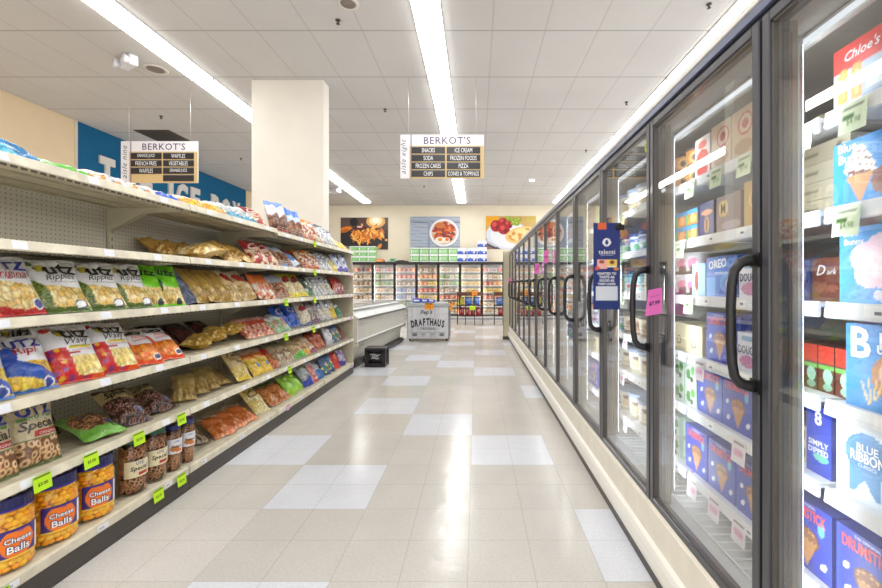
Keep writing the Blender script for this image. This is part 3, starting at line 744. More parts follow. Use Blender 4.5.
# bottom deck
run('bottom', 'clearwrap', 3.06, 1, tilt=76, x=-2.0, rz=50)
run('bottom', 'rustflat', 3.24, 3, .175, tilt=66, x=-1.91, rz=70, jit=3)
run('bottom', 'goldwhite', 3.84, 1, tilt=46, x=-1.92)
run('bottom', 'orangebrown', 4.08, 2, .19, tilt=50, x=-1.92)
run('bottom', 'lime', 4.45, 2, .2, tilt=46, x=-1.92)
run('bottom', 'silverblue', 4.85, 1, tilt=34, x=-1.92)
run('bottom', 'pinkred', 5.04, 1, tilt=32, x=-1.91)
run('bottom', 'bluewave', 5.24, 1, tilt=30, x=-1.92)
run('bottom', 'multi', 5.46, 2, .19, tilt=26, x=-1.92)
run('bottom', 'scarlet', 5.86, 1, tilt=24, x=-1.92)
run('bottom', 'violet', 6.08, 1, tilt=22, x=-1.92)

# ================================================================ jars on the bottom deck
def big_jar(x, y, z, rz, label, first=[None]):
    def wrap(u, v):
        a = Art(u, v, (50, 34, 122)); a.ell(.45, .5, .36, .5, (240, 120, 20)); a.above(.9, (50, 34, 122)); a.rect(.9, .04, .99, .96, (236, 234, 226)); a.below(.04, (240, 200, 60))
        return a.c
    if first[0] is None:
        t = empty('cheese_ball_jar'); R = .088
        jar = MB(); prof = [(.0, .0), (.074, .0), (.084, .008), (R, .03), (R, .208), (.084, .228), (.073, .241), (.070, .250)]
        jar.lathe(prof, 40, col=(240, 240, 240)); jar.build('jar_body', [M['clear']], t)
        bl = MB(); rr = random.Random(5)
        ico = bmesh.new(); bmesh.ops.create_icosphere(ico, subdivisions=2, radius=1)
        iv = [tuple(v.co) for v in ico.verts]; fi = [tuple(v.index for v in f.verts) for f in ico.faces]; ico.free()
        def ball(px, py, pz):
            r = rr.uniform(.0125, .0155); sq = rr.uniform(.85, 1.1)
            c = rr.choice([(255, 190, 30), (255, 178, 24), (255, 202, 56), (255, 166, 16)])
            bl.add([(px + q[0] * r, py + q[1] * r, pz + q[2] * r * sq) for q in iv], fi, c, 0, True)
        for k in range(11):
            n = 19
            for i in range(n):
                a = 2 * PI * (i + .5 * (k % 2) + rr.uniform(-.2, .2)) / n
                r0 = R - .0165 if k < 10 else R - .026
                ball(r0 * math.cos(a) - rr.uniform(0, .002), r0 * math.sin(a), .018 + k * .021)
        bl.lathe([(0, .006), (.062, .006), (.062, .21), (0, .215)], 20, col=(250, 156, 20))
        tag(bl.build('cheese_balls', [M['snack']], t), kind='stuff')
        lb = MB(); a0, a1 = -PI / 2 - .82, -PI / 2 + .82
        def fn(u, v, o=.0012):
            a = a0 + (a1 - a0) * u
            return (R + o) * np.cos(a), (R + o) * np.sin(a), .058 + .112 * v
        lb.grid(fn, 40, 26, wrap)
        f2 = lambda u, v: fn(u, v, .0022)
        asp = .112 / (1.64 * R)
        lb.text('UTZ', f2, .5, .87, .12, asp, (40, 60, 170), bold=.02)
        lb.text('Cheese', f2, .46, .62, .6, asp, (60, 26, 96), bold=.09); f3 = lambda u, v: fn(u, v, .003)
        lb.text('Cheese', f3, .46, .62, .56, asp, WHT, bold=.02)
        lb.text('Balls', f2, .46, .31, .5, asp, (60, 26, 96), bold=.09); lb.text('Balls', f3, .46, .31, .46, asp, WHT, bold=.02)
        lb.build('wrap_label', [M['card']], t)
        ld = MB(); ld.lathe([(.079, .246), (.081, .248), (.081, .282), (.078, .288), (.062, .29), (0, .29)], 64, col=(30, 30, 92), rib=.012, smooth=False)
        ld.lathe([(.077, .240), (.083, .240), (.083, .247), (.077, .247)], 40, col=(60, 44, 150))
        ld.build('screw_lid', [M['plastic']], t)
        first[0] = t; r = t
    else:
        r = first[0].copy(); COL.objects.link(r)
        for ch in list(first[0].children):
            c = ch.copy(); COL.objects.link(c); c.parent = r
    r.location = (x, y, z + .001); r.scale = (1.05, 1.05, 1.04); r.rotation_euler = (0, 0, rz); r['label'] = label; r['category'] = 'snack jar'; r['group'] = 'orange cheese ball jars on the bottom deck'
JZ = .155
big_jar(-1.945, 1.745, JZ, math.radians(78), 'large jar of orange cheese balls, nearest on bottom deck', )
big_jar(-1.945, 1.942, JZ, math.radians(70), 'large jar of orange cheese balls, middle of the three')
big_jar(-1.945, 2.14, JZ, math.radians(68), 'large jar of orange cheese balls, farthest, beside the pretzel jars')
_PJ = {}
def pretzel_jar(kind, x, y, rz, label, group):
    R, H = ((.069, .315), (.048, .285))[kind]
    if kind not in _PJ:
        t = empty('pretzel_jar')
        j = MB(); j.lathe([(0, 0), (R * .85, 0), (R, .012), (R, H * .78), (R * .8, H * .87), (R * .78, H * .9)], 36, col=(240, 240, 240)); j.build('jar_body', [M['clear']], t)
        pz = MB(); rr = random.Random(kind + 3)
        for i in range(int(230 if kind == 0 else 150)):
            a = rr.uniform(0, 2 * PI); zz = rr.uniform(.015, H * .8); c = Vector(((R - .014) * math.cos(a), (R - .014) * math.sin(a), zz))
            ax = rr.uniform(0, PI); rad = rr.uniform(.009, .013)
            tdir = Vector((-math.sin(a), math.cos(a), 0)); e1 = tdir * math.cos(ax) + Vector((0, 0, 1)) * math.sin(ax); e2 = Vector((math.cos(a), math.sin(a), 0)).cross(e1)
            pts = [c + e1 * rad * math.cos(q * PI / 4) * 1.3 + e2 * rad * math.sin(q * PI / 4) for q in range(9)]
            pz.tube(pts, .0032, 5, rr.choice([(176, 122, 80), (156, 100, 62), (204, 154, 108)]), cap=False)
        pz.lathe([(0, .006), (R * .72, .006), (R * .72, H * .84), (0, H * .85)], 20, col=(98, 62, 38))
        tag(pz.build('pretzels', [M['snack']], t), kind='stuff')
        lb = MB(); z0, z1 = (.10, .19) if kind == 0 else (.11, .20)
        def art(u, v):
            a = Art(u, v, (228, 218, 180) if kind == 0 else (226, 226, 230)); a.rect(.45, .1, .8, .3, (184, 44, 44) if kind == 0 else (226, 120, 30))
            if kind: a.ell(.4, .35, .25, .2, (190, 120, 60))
            return a.c
        def fn(u, v, o=.0012):
            a = -PI / 2 - 1.05 + 2.1 * u
            return (R + o) * np.cos(a), (R + o) * np.sin(a), z0 + (z1 - z0) * v
        lb.grid(fn, 30, 16, art); f2 = lambda u, v: fn(u, v, .0022); asp = (z1 - z0) / (2.1 * R)
        lb.text('UTZ', f2, .5, .83, .26, asp, BLU, bold=.02)
        lb.text('Special' if kind == 0 else 'Peanut', f2, .5, .5, .6, asp, (60, 40, 26), bold=.02, shear=.15)
        lb.build('wrap_label', [M['card']], t)
        ld = MB(); ld.lathe([(R * .84, H * .89), (R * .86, H * .9), (R * .86, H * .99), (R * .8, H), (0, H)], 48, col=(30, 96, 62) if kind == 0 else (40, 40, 110), rib=.012, smooth=False)
        ld.build('screw_lid', [M['plastic']], t)
        _PJ[kind] = t; r = t
    else:
        s = _PJ[kind]; r = s.copy(); COL.objects.link(r)
        for ch in list(s.children):
            c = ch.copy(); COL.objects.link(c); c.parent = r
    r.location = (x, y, JZ + .001); r.rotation_euler = (0, 0, rz); r['label'] = label; r['category'] = 'snack jar'; r['group'] = group
pretzel_jar(0, -1.93, 2.375, 1.22, 'wide pretzel jar with green lid, right beside the cheese ball jars', 'wide pretzel jars')
pretzel_jar(0, -1.93, 2.53, 1.2, 'wide pretzel jar with green lid, beside the slim jars', 'wide pretzel jars')
pretzel_jar(1, -1.91, 2.665, 1.1, 'slim pretzel jar with orange mark, next to the wide jars', 'slim pretzel jars')
pretzel_jar(1, -1.91, 2.79, 1.1, 'slim pretzel jar at the far end of the jar row', 'slim pretzel jars')

# ================================================================ left shelf run
CREAM = (208, 201, 178)
YB = [1.50 - 1.225, 1.50, 2.72, 3.92, 5.13, 6.35]
def shelf_tag(y, z, x, par, txt='$3.00', col=(190, 236, 40), w=.075, h=.068, tilt=.25, name='price_tag'):
    m = MB()
    fn = lambda u, v: (x + .012 + (v - 1) * 0 - (v - 1) * h * math.sin(tilt) * -0 + (1 - v) * h * math.sin(tilt) * .5, y + (u - .5) * w, z + (v - 1) * h * math.cos(tilt))
    def art(u, v): return Art(u, v, col).rect(.05, .82, .95, .98, (60, 70, 30)).c
    m.grid(fn, 10, 10, art, smooth=False)
    fo = lambda u, v: tuple(a + b for a, b in zip(fn(u, v), (.0012, 0, 0)))
    fb = lambda u, v: tuple(a + b for a, b in zip(fn(u, v), (-.0012, 0, 0)))
    m.grid(fb, 1, 1, None, col, smooth=False, flip=True)
    if txt: m.text(txt, fo, .5, .42, .56, h / w, (60, 80, 30), bold=.01)
    return m.build(name, [M['paper']], par)
TAGS = {('fifth', 1): [1.78, 2.005, 2.29, 2.62], ('bottom', 1): [1.62, 2.43, 2.62], ('fourth', 3): [4.06, 4.75], ('fifth', 3): [4.14],
        ('third', 3): [4.06, 4.78], ('second', 3): [4.78], ('top', 3): [4.78]}
PINKT = {('bottom', 3): [4.1], ('bottom', 4): [6.2], ('second', 4): [6.15], ('fourth', 4): [6.16], ('third', 4): [6.1]}
names = ['', 'nearest', 'second', 'third', 'farthest']
for bay in range(1, 5):
    y0, y1 = YB[bay], YB[bay + 1]
    root = empty('shelving_bay', (-2.1, (y0 + y1) / 2, 0))
    tag(root, {1: 'cream shelving bay nearest the camera, holding the cheese ball jars', 2: 'cream shelving bay just beyond the jars, with gold bags lying flat',
               3: 'cream shelving bay with royal blue and lime green bags', 4: 'cream shelving bay at the far end, before the end panel'}[bay], 'store shelving', 'cream shelving bays along the left side')
    ox, oy = 2.1, -(y0 + y1) / 2
    def Bd(m, name, mats, par=root): return m.build(name, mats, par)
    Wp = lambda m: None
    def sh(m):   # shift builder into the bay's own frame
        m.v = [(p[0] + ox, p[1] + oy, p[2]) for p in m.v]; return m
    bk = MB(); bk.box(-2.385, -2.372, y0 + .002, y1 - .002, .1, 1.86)
    sh(bk).build('pegboard_back', [M['peg']], root)
    for yy in ([y0] if bay < 4 else [y0, y1 - .03]):
        up = MB(); up.box(-2.39, -2.352, yy + .002, yy + .03, 0.02, 1.88, CREAM)
        for k in range(34): 
            zc = .2 + k * .05; yc = yy + .016
            up.box(-2.3525, -2.351, yc - .003, yc + .003, zc, zc + .022, (70, 66, 56))
        sh(up).build('upright', [M['paint']], root)
    for tn, tz in TIERS:
        zt = tz - (.02 if (tn == 'top' and bay >= 3) else 0)
        s = MB(); g = .004
        if tn == 'bottom':
            s.box(-2.37, -1.845, y0 + g, y1 - g, zt - .03, zt, CREAM, bev=.003)
            s.box(-1.865, -1.838, y0 + g, y1 - g, zt - .052, zt - .004, (214, 206, 186), bev=.004)
        else:
            s.box(-2.36, -1.85, y0 + g, y1 - g, zt - .022, zt - .001, (196, 188, 164), bev=.002)
            # raised channel price rail
            s.prism([(-1.848, zt + .004), (-1.842, zt + .006), (-1.832, zt - .034), (-1.84, zt - .038), (-1.852, zt - .03)], 'y', y0 + g, y1 - g, (216, 209, 188))
            for k in range(3):
                xx = -2.3 + k * .14
                s.box(xx, xx + .02, y0 + .03, y1 - .03, zt - .028, zt - .022, (180, 172, 148))
            n = 30
            for k in range(n):
                yy = y0 + .03 + k * (y1 - y0 - .06) / n
                s.box(-1.852, -1.8455, yy, yy + .02, zt - .046, zt - .033, (92, 86, 72))
        # grey ribs on deck
        for k in range(8):
            xx = -2.3 + k * .055
            s.box(xx, xx + .006, y0 + .03, y1 - .03, zt - .001, zt + .0004, (176, 168, 146))
        so = sh(s).build('shelf' if tn != 'bottom' else 'base_deck', [M['worn']], root)
        if tn != 'bottom':
            for yy in (y0 + .012, y1 - .02):
                b = MB(); b.prism([(-2.355, zt - .023), (-1.9, zt - .023), (-1.9, zt - .04), (-2.12, zt - .055), (-2.3, zt - .15), (-2.355, zt - .17)], 'y', yy, yy + .006, (200, 192, 166))
                sh(b).build('shelf_bracket', [M['paint']], so)
        # little white price strips
        rr = random.Random(bay * 10 + int(tz * 10))
        for k in range(3):
            yy = y0 + .15 + k * .4 + rr.uniform(-.06, .06)
            p = MB()
            if tn == 'bottom': p.box(-1.8375, -1.8365, yy, yy + .06, zt - .042, zt - .016, (232, 234, 240))
            else: p.prism([(-1.8405, zt + .001), (-1.8395, zt + .001), (-1.8315, zt - .031), (-1.8325, zt - .031)], 'y', yy, yy + .06, (232, 234, 240))
            for q_ in range(5):
                xq = -1.8362 if tn == 'bottom' else -1.8335
                p.box(xq, xq + .0004, yy + .008 + q_ * .006, yy + .010 + q_ * .006 + .001 * (q_ % 2), zt - .034, zt - .026, (70, 74, 84))
            sh(p).build('shelf_label', [M['paper']], so)
        for yy in TAGS.get((tn, bay), []):
            m = shelf_tag(yy + oy, zt - (.0 if tn != 'bottom' else .01), -1.837 + ox, so)
        for yy in PINKT.get((tn, bay), []):
            m = shelf_tag(yy + oy, zt, -1.837 + ox, so, '', (226, 176, 214), .06, .05)
        if bay >= 3 and tn not in ('bottom',):
            w = MB()
            for zz in (.015, .035, .055): w.tube([(-1.85, y0 + .02, zt + zz), (-1.85, y1 - .02, zt + zz)], .0016, 6, (196, 196, 190))
            for k in range(13):
                yy = y0 + .03 + k * .095
                w.tube([(-1.85, yy, zt), (-1.85, yy, zt + .057)], .0013, 5, (196, 196, 190))
            sh(w).build('wire_fence', [M['steel']], so)
    k = MB(); k.box(-1.86, -1.842, y0 + .001, y1 - .001, 0, .104, (66, 60, 56), bev=.002)
    k.box(-1.8425, -1.8405, y0 + .001, y1 - .001, .03, .034, (84, 78, 72))
    sh(k).build('kick_plate', [M['paint']], root)
e = MB(); e.prism([(-2.38, 0), (-1.85, 0), (-1.85, 1.55), (-1.9, 1.86), (-2.38, 1.88)], 'y', 6.352, 6.372, (204, 196, 172)); eo = e.build('shelving_end_panel', [M['paint']])
tag(eo, 'cream end panel closing the far end of the snack shelving', 'shelving panel')
# ================================================================ right-hand glass door freezer
FX = .784
ENDY = 10.16
DB = [1.172 + .75 * k for k in range(-2, 13)]
rf = empty('glass_door_freezer', (1.2, 5, 0)); rf.location = (0, 0, 0)
tag(rf, 'long row of upright glass door freezers with black frames along the right side', 'freezer')
Y0 = DB[0] - .03
c = MB()
c.box(FX + .04, 1.80, Y0, ENDY, 2.035, 2.12, (150, 145, 136))                 # roof
c.box(1.74, 1.80, Y0, ENDY, .12, 2.035, (176, 174, 168))                      # back liner
c.box(FX + .05, 1.74, Y0, ENDY, .12, .33, (210, 212, 212))                    # well
c.box(FX + .02, 1.80, Y0 - .05, Y0, .0, 2.12, (204, 198, 182)); c.box(FX + .02, 1.80, ENDY, ENDY + .05, .0, 2.12, (204, 198, 182))
c.build('cabinet_shell', [M['paint']], rf)
c = MB(); c.prism([(FX + .002, .337), (FX - .01, .325), (FX - .01, .195), (FX + .06, .18), (FX + .06, .337)], 'y', Y0, ENDY, (226, 220, 206))
c.build('lower_panel', [M['paint']], rf)
c = MB(); c.prism([(FX + .03, .195), (FX - .012, .195), (FX - .028, .186), (FX - .036, .165), (FX - .036, .12), (FX - .028, .088), (FX - .01, .074), (FX + .03, .074)], 'y', Y0, ENDY, (232, 230, 222), smooth=False)
c.build('bumper_rail', [M['plastic']], rf)
c = MB(); c.box(FX, FX + .04, Y0, ENDY, 0, .075, (72, 68, 64)); c.build('kick_plate', [M['paint']], rf)
c = MB(); c.box(FX - .004, FX + .05, Y0, ENDY, 2.1, 2.124, (222, 220, 214), bev=.003); c.build('cornice', [M['paint']], rf)
c = MB(); c.box(FX, FX + .06, Y0, ENDY, 2.07, 2.1, (88, 96, 124), bev=.002); c.box(FX + .012, FX + .06, Y0, ENDY, 2.03, 2.07, (24, 24, 28))
c.box(FX + .004, FX + .06, Y0, ENDY, .325, .35, (34, 34, 38))
for b in DB: c.box(FX + .042, FX + .062, b - .026, b + .026, .34, 2.05, (42, 42, 46))
c.build('door_surround', [M['frame']], rf)
for b in DB:
    c = MB(); c.box(FX + .062, .874, b - .022, b + .022, .33, 2.035, (158, 149, 136), bev=.003)
    c.box(.8745, .888, b - .021, b + .021, .38, 1.99, (178, 180, 182), bev=.002)
    c.box(.852, .856, b - .0235, b + .0235, .36, 2.0, (110, 102, 92))
    c.build('mullion', [M['steel']], rf)
    c = MB(); c.box(.8882, .8892, b - .018, b + .018, .40, 1.97, (250, 250, 250)); c.build('led_strip', [M['led']], rf)
c = MB(); c.box(.925, .94, Y0 + .03, ENDY - .03, 2.0, 2.012, (250, 250, 250), bev=.003); c.build('top_light_rail', [M['led_soft']], rf)
c = MB(); c.box(.941, .955, Y0 + .02, ENDY - .02, 1.995, 2.03, (200, 200, 196)); c.build('light_rail_cover', [M['paint']], rf)
BARK = (58, 59, 66)
for i in range(len(DB) - 1):
    a, b = DB[i] + .006, DB[i + 1] - .006
    d = MB(); bw = .031
    d.box(FX, FX + .036, a, a + bw, .338, 2.052, BARK, bev=.003); d.box(FX, FX + .036, b - bw, b, .338, 2.052, BARK, bev=.003)
    d.box(FX, FX + .036, a + bw, b - bw, 2.022, 2.052, BARK, bev=.003); d.box(FX, FX + .036, a + bw, b - bw, .338, .368, BARK, bev=.003)
    for (q0, q1) in ((a + bw, a + bw + .006), (b - bw - .006, b - bw)): d.box(FX + .006, FX + .03, q0, q1, .368, 2.022, (96, 90, 84))
    d.box(FX + .006, FX + .03, a + bw, b - bw, .368, .374, (96, 90, 84)); d.box(FX + .006, FX + .03, a + bw, b - bw, 2.016, 2.022, (96, 90, 84))
    do = d.build('freezer_door', [M['frame']], rf)
    g = MB(); g.box(FX + .014, FX + .020, a + bw + .004, b - bw - .004, .37, 2.018); g.build('glass_pane', [M['glass']], do)
    hy = a + .016; h = MB(); pts = []
    zt, zb = 1.385, 1.03; P = [(FX + .002, zt), (FX - .02, zt - .001), (FX - .042, zt - .008), (FX - .058, zt - .03), (FX - .065, zt - .07), (FX - .068, (zt + zb) / 2 + .05), (FX - .068, (zt + zb) / 2 - .05), (FX - .065, zb + .07), (FX - .058, zb + .03), (FX - .042, zb + .008), (FX - .02, zb + .001), (FX + .002, zb)]
    h.tube([(p[0], hy, p[1]) for p in P], [.018, .016, .0145, .0135, .013, .013, .013, .013, .0135, .0145, .016, .018], 10, (34, 33, 34))
    h.box(FX - .003, FX + .002, hy - .018, hy + .018, zt - .02, zt + .02, (34, 33, 34)); h.box(FX - .003, FX + .002, hy - .018, hy + .018, zb - .02, zb + .02, (34, 33, 34))
    h.build('door_handle', [M['plastic']], do)
    if i == 3:
        s = MB(); Ysc = a + bw + .03; 
        s.add([(FX + .0125, Ysc - .017 * math.cos(q * PI / 12), 1.965 + .0275 * math.sin(q * PI / 12)) for q in range(24)], [tuple(range(24))], (190, 210, 30))
        s.text('C', lambda u, v: (FX + .0115, Ysc + .034 * (u - .5) * -1, 1.965 + .055 * (v - .5)), .5, .5, .4, 1.3, (40, 60, 30), bold=.03)
        # keep it round
        s.v = s.v[:]; so = s.build('round_sticker', [M['paper']], do); so['label'] = 'yellow green sticker'
    if i == 4:
        s = MB(); s.box(FX + .0115, FX + .0135, a + bw + .006, a + bw + .03, .37, .40, (236, 120, 40)); so = s.build('corner_sticker', [M['paper']], do); so['label'] = 'orange sticker'
FT = [('lowest', .47), ('fifth', .76), ('fourth', 1.0), ('third', 1.265), ('second', 1.52), ('top', 1.78)]
FTZ = dict(FT)
def ftag(y, z, par, kind):
    m = MB(); w, h = .08, .075
    if kind == 'g': fn = lambda u, v: (.9475 - .006 * (1 - v), y - (u - .5) * w, z - .004 + (v - 1) * h); col = (222, 236, 204)
    else: fn = lambda u, v: (.9475 - .006 * (1 - v), y - (u - .5) * w, z - .004 + (v - 1) * h * 1.15); col = (240, 232, 238)
    def art(u, v):
        a = Art(u, v, col)
        if kind == 'g': a.rect(.1, .5, .5, .62, (70, 120, 50))
        else: a.ell(.5, .45, .36, .2, (236, 190, 214))
        a.rect(.1, .82, .9, .9, (120, 130, 110)); return a.c
    m.grid(fn, 12, 12, art, smooth=False)
    m.text('$4.98' if kind == 'g' else '2 FOR', lambda u, v: tuple(p + q for p, q in zip(fn(u, v), (-.001, 0, 0))), .55, .35 if kind == 'g' else .45, .5, .8, (110, 150, 90) if kind == 'g' else (206, 110, 160))
    o = m.build('price_tag', [M['paper']], par)
rrf = random.Random(12)
FTAGS = {'top': [(1.88, 'g'), (1.675, 'g'), (1.5, 'g'), (1.235, 'g'), (1.065, 'g'), (2.75, 'g'), (3.6, 'g')], 'second': [(1.085, 'g'), (1.97, 'g'), (2.8, 'g'), (3.7, 'g')], 'third': [(1.89, 'g'), (2.75, 'g')],
         'fourth': [(1.80, 'p'), (2.7, 'p')], 'fifth': [(1.53, 'p'), (2.75, 'p')], 'lowest': [(1.86, 'p'), (1.69, 'p'), (1.53, 'p'), (2.7, 'p')]}
for i in range(len(DB) - 1):
    a, b = DB[i] + .012, DB[i + 1] - .012
    if i in (0,): pass
    for tn, z in FT:
        s = MB()
        s.box(.962, 1.70, a, b, z - .012, z, (226, 228, 230))
        s.prism([(.962, z + .004), (.955, z + .004), (.95, z - .036), (.957, z - .04), (.962, z - .036)], 'y', a, b, (236, 238, 240))
        for k in range(3):
            yy = a + .08 + k * .22 + rrf.uniform(-.03, .03)
            s.prism([(.9535, z + .0), (.9525, z + .0), (.9485, z - .03), (.9495, z - .03)], 'y', yy, yy + .06, (250, 250, 250))
            s.box(.9484, .9488, yy + .012, yy + .03, z - .022, z - .014, (120, 126, 134))
        so = s.build('freezer_shelf', [M['paint']], rf)
        for yy, kd in FTAGS.get(tn, []):
            if a < yy < b: ftag(yy, z, so, kd)
# wire bottom rack and end post
c = MB()
for k in range(90): 
    yy = .3 + k * .05
    c.tube([(.90, yy, .345), (1.5, yy, .345)], .003, 5, (232, 234, 236))
c.tube([(.905, .2, .345), (.905, 4.9, .345)], .004, 6, (232, 234, 236)); c.build('wire_rack', [M['paint']], rf)
c = MB(); c.box(.645, .80, 10.215, 10.30, 0, 2.13, (206, 198, 172), bev=.006); c.box(.635, .81, 10.205, 10.31, 0, .08, (70, 66, 62), bev=.003); c.box(.64, .66, 10.208, 10.215, .09, 2.12, (170, 160, 136))
tag(c.build('end_post', [M['paint']]), 'cream square post at the far end of the right freezers', 'post')

# ---------------------------------------------------------------- frozen goods
FR = {}
def cbox(key, look, w, h, d, art, texts=(), name='frozen_food_box', cat='frozen food box', side=None, nu=26):
    FR[key] = dict(k='box', look=look, w=w, h=h, d=d, art=art, texts=texts, name=name, cat=cat, side=side, nu=nu, mesh=None)
def ctub(key, look, r, h, art, texts=(), lid=(240, 240, 240), name='ice_cream_tub', cat='ice cream tub'):
    FR[key] = dict(k='tub', look=look, w=2 * r, r=r, h=h, art=art, texts=texts, name=name, cat=cat, lid=lid, mesh=None)
def fr_mesh(key):
    q = FR[key]
    if q['mesh']: return q['mesh']
    m = MB()
    if q['k'] == 'box':
        w, h, d = q['w'], q['h'], q['d']; sc = q['side'] or (200, 200, 205)
        fn = lambda u, v: ((u - .5) * w, -d / 2 + 0 * u, v * h)
        n = q['nu']; m.grid(fn, n, max(4, int(n * h / w)), q['art'], smooth=False)
        x, y = w / 2, d / 2
        vs = [(-x, -y, 0), (x, -y, 0), (x, y, 0), (-x, y, 0), (-x, -y, h), (x, -y, h), (x, y, h), (-x, y, h)]
        m.add(vs, [(0, 3, 2, 1), (4, 5, 6, 7), (1, 2, 6, 5), (2, 3, 7, 6), (3, 0, 4, 7)], sc)
        # flap seams on the top and side
        m.box(-x + .01, x - .01, -.004, .004, h, h + .0012, tuple(max(0, k - 30) for k in sc))
        m.box(x, x + .001, -y + .02, -y + .03, .01, h - .01, tuple(min(255, k + 40) for k in sc)); m.box(-x - .001, -x, -y + .02, y - .02, h * .45, h * .6, tuple(min(255, k + 50) for k in sc))
        ft = lambda u, v: ((u - .5) * w, -d / 2 - .001 + 0 * u, v * h)
        for t in q['texts']: m.text(t[0], ft, t[1], t[2], t[3], h / w, t[4], **(t[5] if len(t) > 5 else {}))
        q['mesh'] = m.mesh(q['name'], [M['card']])
    else:
        r, h = q['r'], q['h']
        def fn(u, v, o=0): 
            a = -PI / 2 + (u - .5) * 2 * PI; rr = r * (.86 + .14 * v) + o
            return rr * np.cos(a), rr * np.sin(a), v * h * .86
        m.grid(fn, 40, 16, q['art']); m.lathe([(r * .86, 0), (0, 0)], 28, col=(220, 220, 220))
        m.lathe([(r * 1.01, h * .83), (r * 1.04, h * .85), (r * 1.04, h * .97), (r * .98, h), (r * .92, h * .985), (0, h * .985)], 36, col=q['lid'])
        f2 = lambda u, v: fn(u, v, .0015)
        for t in q['texts']: m.text(t[0], f2, t[1], t[2], t[3], h * .86 / (2 * PI * r), t[4], **(t[5] if len(t) > 5 else {}))
        q['mesh'] = m.mesh(q['name'], [M['card']])
    return q['mesh']
def cold(key, x, y, z, label, group, rz=-90):
    q = FR[key]; me = fr_mesh(key)
    o = bpy.data.objects.new(q['name'], me); COL.objects.link(o)
    o.location = (x, y, z + .0006); o.rotation_euler = (0, 0, math.radians(rz))
    tag(o, label, q['cat'], group); return o
def blob(base, spots, rects=()):
    def f(u, v):
        a = Art(u, v, base)
        for r in rects: a.rect(*r)
        for s in spots: a.ell(*s)
        return a.c
    return f
def art_cone(u, v):
    a = Art(u + .1, v, (66, 150, 226)); u = u + .1
    for i, (cy, rx) in enumerate([(.80, .1), (.70, .17), (.60, .22), (.51, .24)]):
        a.ell(.5, cy, rx, .085, (236, 226, 216), -12); a.ell(.52, cy - .035, rx * .9, .035, (120, 70, 60), -12)
    a.put((v < .46) & (np.abs(u - .5 + .0) < .2 * (v - .02) / .44), (206, 150, 96)); a.ell(.84, .3, .18, .2, (150, 100, 86)); a.ell(.9, .32, .1, .12, (226, 210, 200))
    return a.c
def art_chloe(u, v):
    a = Art(u, v, (178, 196, 216)); a.above(.62, (222, 62, 58), 0)
    a.put((v > .62 - .0 * u), (222, 62, 58))
    for cx in (.13, .29):
        a.put((np.abs(u - cx) < .065) & (v > .14) & (v < .58), (246, 168, 92)); a.ell(cx, .58, .065, .07, (246, 168, 92)); a.put((np.abs(u - cx) < .015) & (v > .2) & (v < .55), (252, 200, 140)); a.rect(cx - .018, .02, cx + .018, .14, (226, 196, 150))
    a.ell(.75, .42, .25, .12, (150, 110, 130)); a.rect(.4, .2, 1, .34, (226, 236, 244)); a.rect(.35, 0, 1, .14, (120, 160, 210))
    return a.c
def art_cotton(u, v):
    a = Art(u, v, (80, 158, 226))
    for (x, y, r) in [(.35, .6, .2), (.55, .7, .2), (.72, .55, .2), (.4, .4, .2), (.6, .42, .24), (.8, .7, .15)]: a.ell(x, y, r, r * .95, (240, 206, 220))
    for (x, y, r) in [(.45, .58, .1), (.65, .6, .1), (.5, .4, .08)]: a.ell(x, y, r, r, (250, 228, 236))
    a.ell(.6, .12, .16, .08, (226, 226, 240)); return a.c
def art_caramel(u, v):
    a = Art(u, v, (58, 146, 216)); a.ell(.68, .42, .36, .3, (190, 130, 90)); a.ell(.7, .45, .28, .22, (226, 190, 160)); a.ell(.68, .4, .16, .12, (140, 84, 56))
    for k in range(4): a.ell(.25 + k * .06, .2 + k * .02, .012, .14, (240, 206, 130), 20 - k * 14)
    return a.c
def art_drum(u, v):
    a = Art(u, v, (44, 66, 176))
    a.ell(.52, .46, .24, .16, (120, 74, 50)); a.ell(.52, .48, .2, .12, (150, 98, 66))
    d1, d2, i = voro(u, v, 12, 12, 3); a.put(a.emask(.52, .48, .2, .13) & (d1 < .25), (216, 170, 116))
    a.put((v < .42) & (v > .06) & (np.abs(u - .52) < .19 * (v - .04) / .38), (196, 140, 86)); a.ell(.8, .7, .07, .1, (110, 180, 200)); a.rect(0, 0, .06, 1, (54, 80, 196))
    for (x, y) in ((.2, .2), (.85, .2), (.16, .5)): a.ell(x, y, .07, .045, (230, 232, 240), 40)
    return a.c
def art_oreo(u, v):
    a = Art(u, v, (60, 116, 206)); a.ell(.75, .35, .3, .25, (110, 160, 226)); a.ell(.78, .32, .14, .16, (236, 240, 246)); a.rect(0, 0, .3, .5, (120, 176, 236)); a.rect(0, .96, 1, 1, (40, 80, 170)); return a.c
def art_ribbon(u, v):
    a = Art(u, v, (226, 236, 244)); a.put((v > .1) & (v < .5) & (np.abs(u - .36) < .19) & (np.abs(u - .36) > .19 * (.3 - v) / .3), (70, 140, 196))
    a.ell(.4, .64, .28, .29, (58, 130, 190)); a.ell(.4, .64, .25, .26, (90, 156, 206)); a.ell(.4, .64, .235, .24, (58, 130, 190)); a.rect(.75, .1, .98, .3, (196, 216, 232)); return a.c
cbox('chloe', 'red and pale blue fruit pop box', .24, .175, .12, art_chloe, [("Chloe's", .36, .82, .42, WHT, dict(bold=.015, shear=.3, rot=0))], side=(214, 70, 66), nu=46)
cbox('cone', 'blue cone box with swirl', .2, .175, .16, art_cone, [('Blue', .22, .91, .28, WHT, dict(bold=.02)), ('Bunny', .30, .72, .42, WHT, dict(bold=.02))], side=(70, 140, 210), nu=46)
cbox('cotton', 'blue box with pink cotton candy ice cream', .22, .2, .16, art_cotton, [('Blue', .16, .93, .2, WHT, dict(bold=.02)), ('Bunny', .2, .80, .26, WHT, dict(bold=.02))], side=(60, 130, 200), nu=46)
